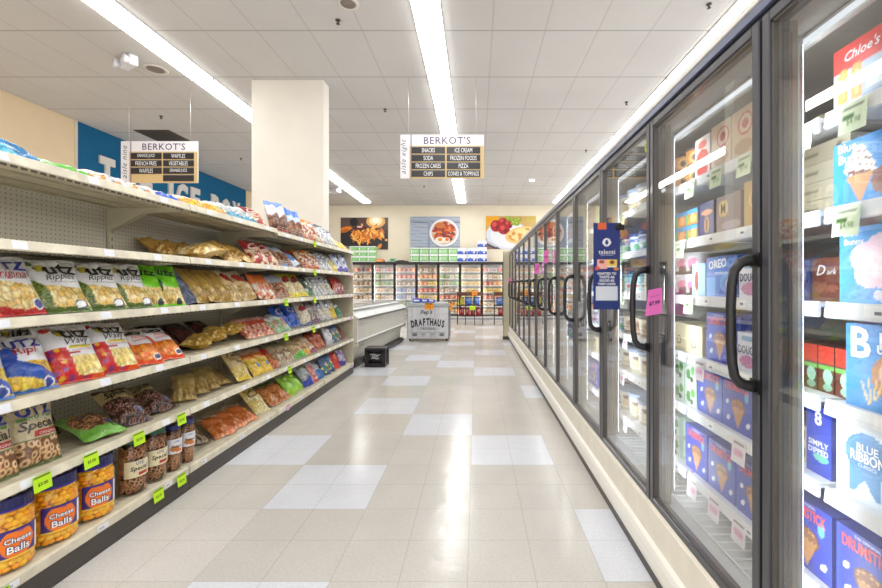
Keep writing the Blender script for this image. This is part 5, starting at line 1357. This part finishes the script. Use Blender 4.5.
def art_plate(u, v):
    a = Art(u, v, (170, 180, 198)); a.put(np.sin(v * 60) > .93, (134, 146, 170)); a.put(np.abs(v - .82) < .02, (110, 124, 150)); a.put((np.sin(u * 17 + v * 40) > .96), (190, 198, 212)); a.rect(.36, 0, .4, .8, (140, 152, 178))
    a.ell(.67, .46, .30, .47, (150, 156, 176)); a.ell(.68, .48, .29, .45, (238, 238, 242)); a.ell(.68, .48, .25, .38, (222, 190, 170))
    r = random.Random(8)
    for k in range(70):
        t = r.uniform(0, 6.28); q = r.uniform(0, 1) ** .6
        a.ell(.68 + .2 * q * math.cos(t), .5 + .31 * q * math.sin(t), .045, .06, r.choice([(176, 60, 40), (206, 90, 46), (150, 44, 40), (226, 130, 60), (120, 60, 50)]), r.uniform(0, 180))
    a.ell(.6, .72, .1, .1, (206, 120, 60), 20); a.ell(.60, .24, .1, .11, (244, 240, 234)); a.ell(.60, .26, .045, .06, (240, 150, 30)); a.ell(.73, .24, .07, .09, (244, 236, 226)); a.ell(.74, .26, .04, .06, (236, 130, 30)); return a.c
def art_fruit(u, v):
    a = Art(u, v, (206, 170, 100)); a.put(u + v < .7, (226, 170, 30)); a.put(v < .5, (190, 130, 90)); a.put(v < .5 - .3 * u, (150, 110, 90))
    a.ell(.42, .42, .42, .45, (214, 220, 234)); a.ell(.45, .42, .36, .38, (230, 232, 240)); a.put((v > .72) & (u < .25), (240, 170, 20)); a.put((v > .8) & (u > .8), (206, 180, 90))
    for (x, y, rx, ry) in [(.2, .7, .11, .18), (.34, .82, .1, .13), (.36, .6, .12, .16), (.45, .74, .08, .12)]:
        a.ell(x, y, rx, ry, (176, 30, 36)); a.ell(x - .03, y + .05, rx * .4, ry * .4, (214, 80, 80)); a.ell(x + .04, y - .05, rx * .4, ry * .4, (130, 20, 30))
    for (x, y) in [(.52, .9), (.6, .86), (.55, .8), (.66, .9), (.62, .78), (.45, .93)]: a.ell(x, y, .055, .08, (150, 170, 50)); a.ell(x - .01, y + .02, .02, .03, (196, 206, 100))
    a.ell(.72, .42, .34, .25, (236, 196, 120), 22); a.ell(.74, .46, .3, .18, (246, 216, 150), 22)
    d1, d2, i = voro(u, v, 14, 9, 3); a.put(a.emask(.74, .44, .3, .18, 22) & (i > .7), (214, 150, 70)); a.ell(.1, .12, .3, .05, (60, 60, 70), -40); a.ell(.05, .2, .22, .03, (190, 190, 200), -40); return a.c
poster(340.5, 388, 217.5, 249.5, art_fries, 'poster of french fries on the back wall')
poster(410, 460, 216.5, 247.5, art_plate, 'poster of a breakfast plate on grey wood, back wall')
poster(486, 536, 216, 249, art_fruit, 'poster of strawberries and crepe on the back wall')
# --- back freezer
BF = 15.9; bfz = empty('wall_freezer'); tag(bfz, 'row of upright glass door freezers with black frames along the back wall', 'freezer')
XL, PW = -4.706, .8175; X = [XL + PW * k for k in range(-1, 9)]
m = MB(); xa, xb = X[0] - .05, X[-1] + .05
m.box(xa, xb, BF + .05, BW - .02, 2.10, 2.185, (196, 192, 186)); m.box(xa, xb, BW - .08, BW - .02, .1, 2.1, (236, 234, 226)); m.box(xa, xb, BF + .05, BW - .08, .1, .2, (230, 228, 222)); m.box(xa, xa + .05, BF, BW - .02, 0, 2.185, (210, 206, 198)); m.box(xb - .05, xb, BF, BW - .02, 0, 2.185, (210, 206, 198))
m.build('cabinet_shell', [M['paint']], bfz)
m = MB(); m.box(xa, xb, BF, BF + .05, 0, .15, (206, 204, 200)); m.box(xa, xb, BF - .004, BF, .02, .07, (140, 142, 150)); m.build('lower_panel', [M['paint']], bfz)
m = MB(); m.box(xa, xb, BF, BF + .05, 2.12, 2.185, (50, 48, 48)); m.build('header_strip', [M['paint']], bfz)
BT = [.26, .52, .78, 1.04, 1.30, 1.56, 1.82]
for k in range(len(X)):
    m = MB(); m.box(X[k] - .02, X[k] + .02, BF + .03, BF + .12, .15, 2.12, (60, 56, 54)); m.build('mullion', [M['paint']], bfz)
    m = MB(); m.box(X[k] - .03, X[k] + .03, BF + .12, BF + .14, .25, 2.05, (255, 255, 255)); m.build('led_strip', [M['led_back']], bfz)
for k in range(len(X) - 1):
    a, b = X[k] + .004, X[k + 1] - .004
    d = MB(); w = .045
    d.box(a, a + w, BF, BF + .03, .16, 2.12, (36, 34, 34)); d.box(b - w, b, BF, BF + .03, .16, 2.12, (36, 34, 34)); d.box(a, b, BF, BF + .03, .16, .2, (36, 34, 34)); d.box(a, b, BF, BF + .03, 2.08, 2.12, (36, 34, 34))
    do = d.build('freezer_door', [M['paint']], bfz)
    g = MB(); g.box(a + w, b - w, BF + .012, BF + .018, .2, 2.08); g.build('glass_pane', [M['glass_far']], do)
    h = MB(); hx = b - w / 2; h.tube([(hx, BF, 1.35), (hx, BF - .05, 1.33), (hx, BF - .055, 1.18), (hx, BF - .05, 1.03), (hx, BF, 1.01)], .011, 8, (30, 30, 30)); h.build('door_handle', [M['plastic']], do)
    for z in BT:
        s = MB(); s.box(a + .02, b - .02, BF + .16, BW - .1, z - .012, z, (236, 236, 234)); s.box(a + .02, b - .02, BF + .152, BF + .16, z - .03, z + .004, (246, 246, 246)); s.build('freezer_shelf', [M['paint']], bfz)
PAL = {'brown': (140, 96, 66), 'tan': (214, 184, 136), 'red': (206, 64, 50), 'yellow': (240, 200, 70), 'cream': (240, 226, 196), 'green': (110, 166, 90), 'orange': (236, 130, 50), 'blue': (90, 130, 190), 'white': (232, 230, 228), 'pink': (224, 150, 150), 'plum': (110, 80, 100), 'gold': (220, 170, 80)}
for n_, c_ in PAL.items():
    def art(u, v, c_=c_, n_=n_):
        a = Art(u, v, tuple(int(k * .85 + 30) for k in c_)); a.ell(.5, .42, .34, .3, tuple(min(255, k * .5 + 120) for k in c_)); a.ell(.5, .38, .22, .18, (190, 110, 60) if n_ not in ('orange', 'brown', 'red') else (240, 220, 170)); a.rect(.1, .78, .9, .92, (245, 245, 240) if n_ not in ('white', 'cream') else (200, 60, 50)); return a.c
    cbox('b_' + n_, n_ + ' frozen food box', .16, .15, .2, art, [], side=c_, nu=14)
SPEC = [['plum', 'brown', 'brown', 'tan', 'brown', 'tan', 'blue'], ['pink', 'green', 'green', 'cream', 'tan', 'cream', 'red'], ['red', 'red', 'brown', 'blue', 'blue', 'green', 'green'], ['brown', 'orange', 'orange', 'red', 'yellow', 'tan', 'blue'],
        ['tan', 'green', 'green', 'brown', 'red', 'orange', 'orange'], ['gold', 'tan', 'yellow', 'yellow', 'yellow', 'orange', 'gold'], ['white', 'cream', 'red', 'yellow', 'red', 'cream', 'tan'], ['cream', 'red', 'yellow', 'white', 'pink', 'tan', 'red']]
ALT = {'plum': 'red', 'brown': 'cream', 'tan': 'cream', 'pink': 'white', 'green': 'cream', 'cream': 'tan', 'red': 'orange', 'blue': 'white', 'orange': 'yellow', 'yellow': 'cream', 'gold': 'brown', 'white': 'red'}
rr = random.Random(3)
dn = ['leftmost', 'second', 'third', 'fourth', 'fifth', 'sixth', 'seventh', 'eighth']
tnm = ['lowest', 'sixth', 'fifth', 'fourth', 'third', 'second', 'top']
for k in range(8):
    xs = X[k + 1]
    if k + 2 >= len(X): break
    for ti in range(7):
        main = SPEC[k][6 - ti]; alt = ALT[main]
        pat = rr.choice([[0, 0, 1, 0], [0, 0, 0, 0], [1, 0, 0, 1], [0, 1, 0, 0], [0, 0, 1, 1]])
        if ti == 6 and False: continue
        cnt = {0: pat.count(0), 1: pat.count(1)}; seen = {0: 0, 1: 0}
        for q_, p in enumerate(pat):
            cname = main if p == 0 else alt
            n = cnt[p]; s_ = seen[p]; seen[p] += 1
            pre = '' if n == 1 else {2: ['left', 'right'], 3: ['left', 'middle', 'right'], 4: ['leftmost', 'second', 'third', 'rightmost']}[n][s_]
            lab = ' '.join(w for w in (pre, cname, 'food box,', tnm[ti], 'shelf,', dn[k], 'door of the back wall freezer') if w)
            cold('b_' + cname, xs + .10 + q_ * .18 + rr.uniform(-.004, .004) + .04, BF + .28 + rr.uniform(0, .03), BT[ti], lab, cname + ' frozen food boxes in the back freezer', rz=0)
# --- paper goods stacked on top of the back freezer
ZT = 2.185
def pack_art(c1, c2):
    def f(u, v):
        a = Art(u, v, (232, 238, 232)); a.rect(.0, .2, 1, .8, c1); a.rect(.3, .3, .95, .7, c2); a.ell(.15, .5, .1, .25, (236, 240, 236)); return a.c
    return f
cbox('gpack', 'green paper towel pack', .325, .2, .3, pack_art((70, 160, 60), (150, 214, 136)), [], name='paper_goods_pack', cat='paper towel pack', side=(180, 220, 170), nu=20)
cbox('gpack2', 'pale green tissue pack', .345, .27, .3, pack_art((110, 180, 104), (176, 216, 164)), [], name='paper_goods_pack', cat='tissue pack', side=(200, 224, 196), nu=20)
cbox('bpack', 'white and blue tissue pack', .35, .27, .3, (lambda u, v: Art(u, v, (232, 234, 240)).rect(0, .12, 1, .5, (30, 70, 180)).ell(.3, .4, .2, .2, (60, 110, 210)).ell(.7, .35, .12, .12, (236, 238, 244)).c), [], name='paper_goods_pack', cat='tissue pack', side=(214, 218, 232), nu=20)
for r_ in range(3):
    for c_ in range(3):
        cold('gpack', (354.4 + c_ * 8.75 - 476.5) * 16.2 / 424 + 0, 16.25, ZT + r_ * .2015, '%s green paper towel pack in %s row on top of back freezer' % (['left', 'middle', 'right'][c_], ['the bottom', 'the middle', 'the top'][r_]), 'green paper towel packs on the back freezer', 0)
for r_ in range(2):
    for c_ in range(5):
        cold('gpack2', (415 + c_ * 9.5 - 476.5) * 16.2 / 424, 16.25, ZT + r_ * .2715, '%s pale green tissue pack, %s row, on top of back freezer' % (['leftmost', 'second', 'middle', 'fourth', 'rightmost'][c_], ['lower', 'upper'][r_]), 'pale green tissue packs on the back freezer', 0)
    for c_ in range(3):
        cold('bpack', (462.2 + c_ * 10 - 476.5) * 16.2 / 424, 16.25, ZT + r_ * .2715, '%s blue and white tissue pack, %s row, on back freezer' % (['left', 'middle', 'right'][c_], ['bottom', 'middle'][r_]), 'blue and white tissue packs on the back freezer', 0)
cold('bpack', (482.2 - 476.5) * 16.2 / 424, 16.25, ZT + 2 * .2715, 'single blue and white tissue pack topmost of its stack', 'blue and white tissue packs on the back freezer', 0)
m = MB(); m.box(-.18, .18, -.12, .12, 0, .12, (232, 130, 50), bev=.03); m.box(-.1, .1, -.123, -.12, .03, .09, (244, 190, 120)); m.box(.1, .2, -.1, .1, 0, .05, (60, 40, 36), bev=.01)
tag(m.build('snack_box', [M['card']], loc=((379.5 - 476.5) * 16.2 / 424, 16.25, ZT)), 'orange carton with dark corner on top of the back freezer', 'carton')
m = MB(); m.box(-.12, .12, -.1, .1, 0, .16, (170, 206, 176), bev=.03); m.box(-.3, -.13, -.08, .08, 0, .12, (220, 222, 216), bev=.02); m.box(-.08, .08, -.103, -.1, .05, .12, (90, 150, 100))
tag(m.build('wrapped_bundle', [M['card']], loc=((393 - 476.5) * 16.2 / 424, 16.25, ZT)), 'small pale green and white bundle on top of the back freezer', 'bundle')
m = MB(); m.box(-.24, .24, -.1, .1, 0, .05, (44, 40, 40), bev=.01); m.box(-.15, .1, -.08, .08, .05, .075, (60, 56, 56), bev=.008)
tag(m.build('black_tray', [M['plastic']], loc=((402 - 476.5) * 16.2 / 424, 16.2, ZT)), 'flat black tray lying on top of the back freezer', 'tray')

# ================================================================ open chest freezer past the shelving
CY0, CY1 = 6.45, 9.78
ANG = -.061; QX, QY = -1.70, 8.1; PX, PY = -1.735, 8.2
cf = empty('island_freezer', (PX - (QX * math.cos(ANG) - QY * math.sin(ANG)), PY - (QX * math.sin(ANG) + QY * math.cos(ANG)), 0), ANG); tag(cf, 'long white open island freezer beyond the snack shelving', 'freezer')
m = MB(); m.prism([(-1.86, .1), (-1.835, .335), (-1.735, .375), (-1.745, .42), (-1.735, .78), (-1.72, .78), (-1.79, .82), (-1.83, .60), (-2.85, .60), (-2.88, .88), (-2.95, .86), (-2.95, .1)], 'y', CY0 + .04, CY1 - .04, (206, 203, 194)); m.build('cabinet', [M['paint']], cf)
for yy in (CY0, CY1 - .04):
    m = MB(); m.prism([(-1.86, .05), (-1.83, .335), (-1.70, .365), (-1.715, .46), (-1.70, .76), (-1.69, .80), (-1.93, .955), (-2.95, .93), (-2.97, .1)], 'y', yy, yy + .04, (214, 210, 198)); m.build('end_panel', [M['plastic']], cf)
m = MB(); m.box(-1.74, -1.71, CY0, CY1, .42, .445, (240, 240, 236), bev=.006); m.box(-1.738, -1.716, CY0, CY1, .40, .42, (130, 130, 128)); m.build('bumper_rail', [M['plastic']], cf)  # white bumper; grey strip below it is shade put into the colour
m = MB(); m.box(-1.732, -1.698, CY0, CY1, .765, .792, (84, 86, 90), bev=.005); m.build('price_channel', [M['steel']], cf)
m = MB(); m.prism([(-1.70, .79), (-1.70, .80), (-1.78, .865), (-1.92, .94), (-1.94, .955), (-1.94, .93), (-1.76, .82)], 'y', CY0 + .02, CY1 - .02, (222, 223, 222)); m.box(-1.845, -1.81, CY0 + .03, CY1 - .03, .912, .918, (110, 112, 116)); m.build('top_rim', [M['paint']], cf)
m = MB(); m.box(-2.80, -2.78, CY0, CY1, .86, .955, (226, 226, 222)); m.box(-1.845, -1.835, CY0 + .04, CY1 - .04, .6, .9, (226, 226, 222)); m.build('inner_liner', [M['paint']], cf)
m = MB(); m.box(-1.90, -1.80, CY0, CY1, 0, .1, (36, 34, 34)); m.box(-1.80, -1.76, CY0 + .6, CY1, .02, .085, (52, 52, 54), bev=.008); m.build('kick_plate', [M['paint']], cf)
m = MB()
for q in range(3): m.box(-2.78, -1.93, CY0 + .1 + q * 1.03, CY0 + 1.08 + q * 1.03, .957, .963)
m.build('sliding_glass', [M['clear']], cf)
m = MB()
for q in range(4): m.box(-2.8, -1.92, CY0 + .06 + q * 1.03, CY0 + .10 + q * 1.03, .952, .972, (216, 216, 214), bev=.004)
m.box(-1.95, -1.92, CY0, CY1, .952, .97, (216, 216, 214)); m.build('lid_frame', [M['steel']], cf)
cbox('pouch', 'red frozen pouch lying flat', .3, .06, .22, blob((170, 60, 60), [(.5, .5, .3, .3, (220, 180, 160))]), [], name='frozen_pouch', cat='frozen pouch', side=(176, 84, 80), nu=10)
for q in range(5):
    cold('pouch', -2.15 - .34 * (q % 2), 6.9 + q * .36, .601, '%s red frozen pouch lying in the island freezer' % ['nearest', 'second', 'middle', 'fourth', 'farthest'][q], 'red frozen pouches in the island freezer', 90)

# ================================================================ black crate
cr = empty('milk_crate', (-1.62, 6.9, 0)); m = MB(); K = (34, 33, 34)
w, d, h, t = .155, .13, .305, .012
m.box(-w, w, -d, d, 0, .012, K)
for sx in (-1, 1):
    m.box(sx * w, sx * (w - t), -d, d, 0, .06, K); m.box(sx * w, sx * (w - t), -d, d, h - .05, h, K)
    for k in range(6): m.box(sx * w, sx * (w - t), -d + k * .056, -d + .02 + k * .056, .05, h - .04, K)
for sy in (-1, 1):
    m.box(-w, w, sy * d, sy * (d - t), 0, .06, K); m.box(-w, w, sy * d, sy * (d - t), h - .06, h, K)
    m.box(-w, -w + .07, sy * d, sy * (d - t), .05, h - .04, K); m.box(w - .07, w, sy * d, sy * (d - t), .05, h - .04, K)
    m.box(-.09, .09, sy * d, sy * (d - t), .10, h - .09, K)
    for k in range(4): m.box(-.105 + k * .065, -.09 + k * .065, sy * d, sy * (d - t), .05, .12, K); m.box(-.105 + k * .065, -.09 + k * .065, sy * d, sy * (d - t), h - .11, h - .05, K)
for sx in (-1, 1):
    for sy in (-1, 1): m.box(sx * w - .012, sx * w + .012, sy * d - .012, sy * d + .012, 0, h, K, bev=.006)
m.box(-w - .012, w + .012, -d - .012, d + .012, h - .012, h + .004, (60, 60, 62), bev=.003)
for (zc, wd, ph, rd) in ((.20, .078, 0, .004), (.175, .05, 1, .003), (.145, .06, 2, .0045)):
    m.tube([(-wd + 2 * wd * k / 24., -d - .0012, zc + .011 * math.sin(k * 1.9 + ph) + .006 * math.sin(k * .26)) for k in range(25)], rd, 5, (214, 214, 214), flat=.6)
m.build('crate_body', [M['plastic']], cr); tag(cr, 'black plastic dairy crate on the floor beside the island freezer', 'crate')

# ================================================================ chest with wood plank print
dc = empty('chest_freezer', (0, 0, 0)); tag(dc, 'small chest freezer with whitewashed plank print and bold black lettering', 'freezer')
DY = 9.9; x0 = (407 - 476.5) * DY / 424; x1 = (449 - 476.5) * DY / 424; zt = .80
def art_pl(u, v):
    a = Art(u, v, (214, 214, 218)); r = np.floor(u * 9); a.put(h2(r, r * 0) > .5, (204, 204, 210)); a.put((u * 9 - r) < .05, (176, 176, 184)); a.put((np.sin(v * 30 + r * 5) > .92) & (np.sin(u * 90) > .3), (190, 190, 198))
    for c in (.12, .78): a.rect(c, .07, c + .11, .17, (120, 120, 128))
    for c in (.33, .55): a.rect(c, .08, c + .09, .09, (130, 130, 136)); a.rect(c, .13, c + .11, .155, (130, 130, 136))
    a.rect(.08, .2, .92, .205, (150, 150, 156)); return a.c
m = MB(); m.box(x0, x1, DY, DY + .62, .06, zt, (70, 76, 92), bev=.01); m.build('cabinet', [M['paint']], dc)
m = MB(); fn = lambda u, v, o=0: (x0 + .01 + u * (x1 - x0 - .02), DY - .004 - o + 0 * u, .065 + v * (zt - .07)); m.grid(fn, 70, 60, art_pl, smooth=False); m.box(x0 + .01, x1 - .01, DY - .003, DY, .065, zt - .005, (214, 214, 218)); fo = lambda u, v: fn(u, v, .002); asp = (zt - .07) / (x1 - x0)
m.text("Pep's", fo, .46, .83, .3, asp, (36, 36, 40), shear=.3, bold=.02, rot=4)
for i, ch in enumerate('DRAFTHAUS'):
    u = .13 + i * .092; dv = -.07 * ((i - 4) / 4.) ** 2
    m.text(ch, fo, u, .535 + dv, .088, asp, (34, 36, 40), bold=.05, rot=-(i - 4) * 2.2, hstretch=1.9, hfix=.24)
m.text('- ORIGINAL -', fo, .5, .32, .5, asp, (60, 62, 66), bold=.015)
m.build('front_print', [M['card']], dc)
m = MB(); m.box(x0 - .005, x1 + .005, DY - .006, DY + .63, zt, zt + .10, (176, 180, 184), bev=.012); m.build('chest_lid', [M['paint']], dc)
for sx in (x0 + .06, x1 - .06):
    for yy in (DY + .06, DY + .54):
        m = MB(); m.tube([(sx - .015, yy, .03), (sx + .015, yy, .03)], .03, 12, (40, 40, 42)); m.box(sx - .02, sx + .02, yy - .015, yy + .015, .03, .062, (120, 120, 122)); m.build('caster', [M['plastic']], dc)
ZC = zt + .101
for i, (px, w_) in enumerate([(417.5, .2), (425.5, .17), (432, .15)]):
    m = MB(); m.box(-w_ / 2, w_ / 2, -.12, .12, 0, .1 - i * .012, (34, 74, 196), bev=.02); m.box(-w_ / 3, w_ / 3, -.121, -.119, .03, .07, (226, 226, 236)); m.box(-w_ / 4, w_ / 5, -.1, .1, .1 - i * .012, .102 - i * .012, (206, 90, 90) if i == 0 else (90, 140, 220))
    tag(m.build('frozen_pizza_pack', [M['film']], loc=((px - 476.5) * 10.1 / 424, DY + .16, ZC)), '%s bright blue food pack on the chest freezer lid' % ['left', 'middle', 'right'][i], 'food pack', 'blue food packs on the chest freezer')
def osign(x, y, z, w, h, label, rz=0):
    m = MB(); f = lambda u, v, o=0: ((u - .5) * w, -.0012 - o + 0 * u, v * h)
    m.box(-w / 2, w / 2, -.001, .001, 0, h, (240, 156, 40)); m.grid(f, 12, 12, lambda u, v: Art(u, v, (240, 156, 40)).rect(.1, .78, .9, .92, (90, 60, 40)).c, smooth=False)
    m.box(-w * .25, w * .25, -.0026, -.0014, h * .35, h * .45, (190, 50, 40))
    o = m.build('orange_price_card', [M['paper']], loc=(x, y, z)); o.rotation_euler = (0, 0, rz); tag(o, label, 'price card')
osign((429 - 476.5) * DY / 424, DY - .0085, .745, .2, .15, 'orange price card on the front of the chest freezer')
osign(x1 + .012, DY + .2, .72, .2, .2, 'orange price card on the right side of the chest freezer', math.radians(62))

# ================================================================ brown display racks
BRN = (74, 50, 40)
def rack(px0, px1, Y, label):
    x0 = (px0 - 476.5) * Y / 424; x1 = (px1 - 476.5) * Y / 424; W = x1 - x0; t = empty('display_rack', ((x0 + x1) / 2, Y, 0)); D = .42
    H = 1.08; pts = [(-W / 2, D)] + [(-W / 2 * math.cos(a), D * .45 - D * .45 * math.sin(a) * 1.0) for a in [PI * k / 10 for k in range(11)]] + [(W / 2, D)]
    for z in (.28, .62):
        m = MB(); m.prism(pts, 'z', z, z + .03, BRN); m.build('rack_shelf', [M['wood']], t)
    m = MB(); m.prism(pts, 'z', H - .12, H, (92, 60, 46)); m.build('rack_top', [M['wood']], t)
    for (x, y) in ((-W / 2 + .02, D - .02), (W / 2 - .02, D - .02), (-W / 2 + .02, D * .45), (W / 2 - .02, D * .45), (-W / 6, .03), (W / 6, .03)):
        m = MB(); m.box(x - .012, x + .012, y - .012, y + .012, 0, H, (54, 40, 34)); m.build('post', [M['wood']], t)
    tag(t, label, 'display rack', 'brown wooden display racks'); return (x0 + x1) / 2, Y, W
r1 = rack(456.5, 483.5, 13.9, 'brown wooden display rack standing right of the plank print chest')
r2 = rack(494, 521, 13.9, 'brown wooden display rack half hidden by the cream end post')
cbox('bluechip', 'blue and white chip bag', .22, .24, .12, blob((70, 120, 200), [(.5, .6, .35, .2, (226, 232, 240)), (.5, .25, .3, .12, (200, 214, 236))]), [], name='snack_bag', cat='snack bag', side=(60, 110, 190), nu=14)
cbox('yelchip', 'yellow chip bag', .13, .26, .12, blob((206, 200, 60), [(.5, .5, .3, .2, (120, 140, 50))]), [], name='snack_bag', cat='snack bag', side=(196, 190, 60), nu=12)
cbox('redchip', 'red and white snack pack', .17, .2, .12, blob((176, 50, 60), [(.5, .5, .3, .2, (226, 196, 196))]), [], name='snack_bag', cat='snack bag', side=(160, 50, 60), nu=12)
cbox('greenchip', 'bright green snack pack', .17, .2, .12, blob((60, 160, 70), [(.5, .5, .3, .2, (190, 226, 180))]), [], name='snack_bag', cat='snack bag', side=(60, 150, 70), nu=12)
cx, cy, W = r1
# soft bag versions for the rack
def softbag(key, w, h, t, base, spot, look):
    bag(key, look, w, h, t, simple(base, None, None, None, patch=(spot, base), seed=len(key)), [], 91, .5)
softbag('rk_y', .15, .27, .1, (206, 200, 60), (120, 140, 50), 'yellow bag'); softbag('rk_b', .23, .27, .1, (66, 116, 200), (226, 232, 240), 'blue and white bag'); softbag('rk_r', .17, .24, .1, (176, 50, 60), (226, 196, 196), 'red bag'); softbag('rk_g', .17, .24, .1, (60, 160, 70), (190, 226, 180), 'green bag')
G = 'bags on the brown display racks'
put_bag('rk_y', cx - .26, cy + .2, .65, 6, 0, 0, 'yellow bag on the upper shelf of the left display rack', G)
put_bag('rk_b', cx - .05, cy + .16, .65, 6, 0, 0, 'left blue and white bag on upper shelf of left display rack', G)
put_bag('rk_b', cx + .2, cy + .16, .65, 6, 0, 3, 'right blue and white bag on upper shelf of left display rack', G)
for i in range(4): put_bag('rk_r', cx - .27 + i * .18, cy + .19, .31, 6, 0, 0, '%s red bag on the lower shelf of the left display rack' % ['leftmost', 'second', 'third', 'rightmost'][i], G)
cx, cy, W = r2
put_bag('rk_r', cx - .22, cy + .19, .31, 6, 0, 0, 'red bag on the lower shelf of the right display rack', G)
put_bag('rk_b', cx - .25, cy + .19, .65, 6, 0, 0, 'blue and white bag on the upper shelf of the right display rack', G)
put_bag('rk_g', cx + .02, cy + .17, .65, 6, 0, 0, 'green bag on the upper shelf of the right display rack', G)
put_bag('rk_g', cx + .02, cy + .17, .31, 6, 0, 0, 'green bag on the lower shelf of the right display rack', G)
def rackcard(x, y, z, col, label):
    m = MB(); m.box(-.09, .09, -.002, .002, 0, .13, col); m.box(-.05, .05, -.003, -.002, .05, .07, (70, 70, 30)); tag(m.build('price_card', [M['paper']], loc=(x, y, z)), label, 'price card')
rackcard(r1[0] + .08, 13.895, .50, (190, 226, 50), 'lime price card on the left display rack'); rackcard(r1[0] + .15, 13.895, .98, (240, 140, 50), 'orange price card on the top of the left display rack')

# ================================================================ camera, light, output
cam = bpy.data.cameras.new('camera'); co = bpy.data.objects.new('camera', cam); COL.objects.link(co)
co.location = (0, 0, 1.315); co.rotation_euler = (PI / 2, 0, 0)
cam.sensor_width = 36; cam.sensor_fit = 'HORIZONTAL'; cam.lens = 36 * 424 / 882
cam.shift_x = -(476.5 - 441) / 882; cam.shift_y = -(294 - 285) / 882
cam.clip_start = .05; cam.clip_end = 100
SC.camera = co
w = bpy.data.worlds.new('world'); SC.world = w; w.use_nodes = True
bg = w.node_tree.nodes['Background']; bg.inputs[0].default_value = (1.0, .985, .97, 1); bg.inputs[1].default_value = 1.45
SC.view_settings.view_transform = 'Standard'; SC.view_settings.look = 'None'; SC.view_settings.gamma = 1; SC.view_settings.use_curve_mapping = False
SC.view_settings.exposure = 0.4
SC.cycles.max_bounces = 8; SC.cycles.diffuse_bounces = 4; SC.cycles.glossy_bounces = 4; SC.cycles.transparent_max_bounces = 24; SC.cycles.sample_clamp_indirect = 6
SC.cycles.caustics_reflective = False; SC.cycles.use_denoising = True
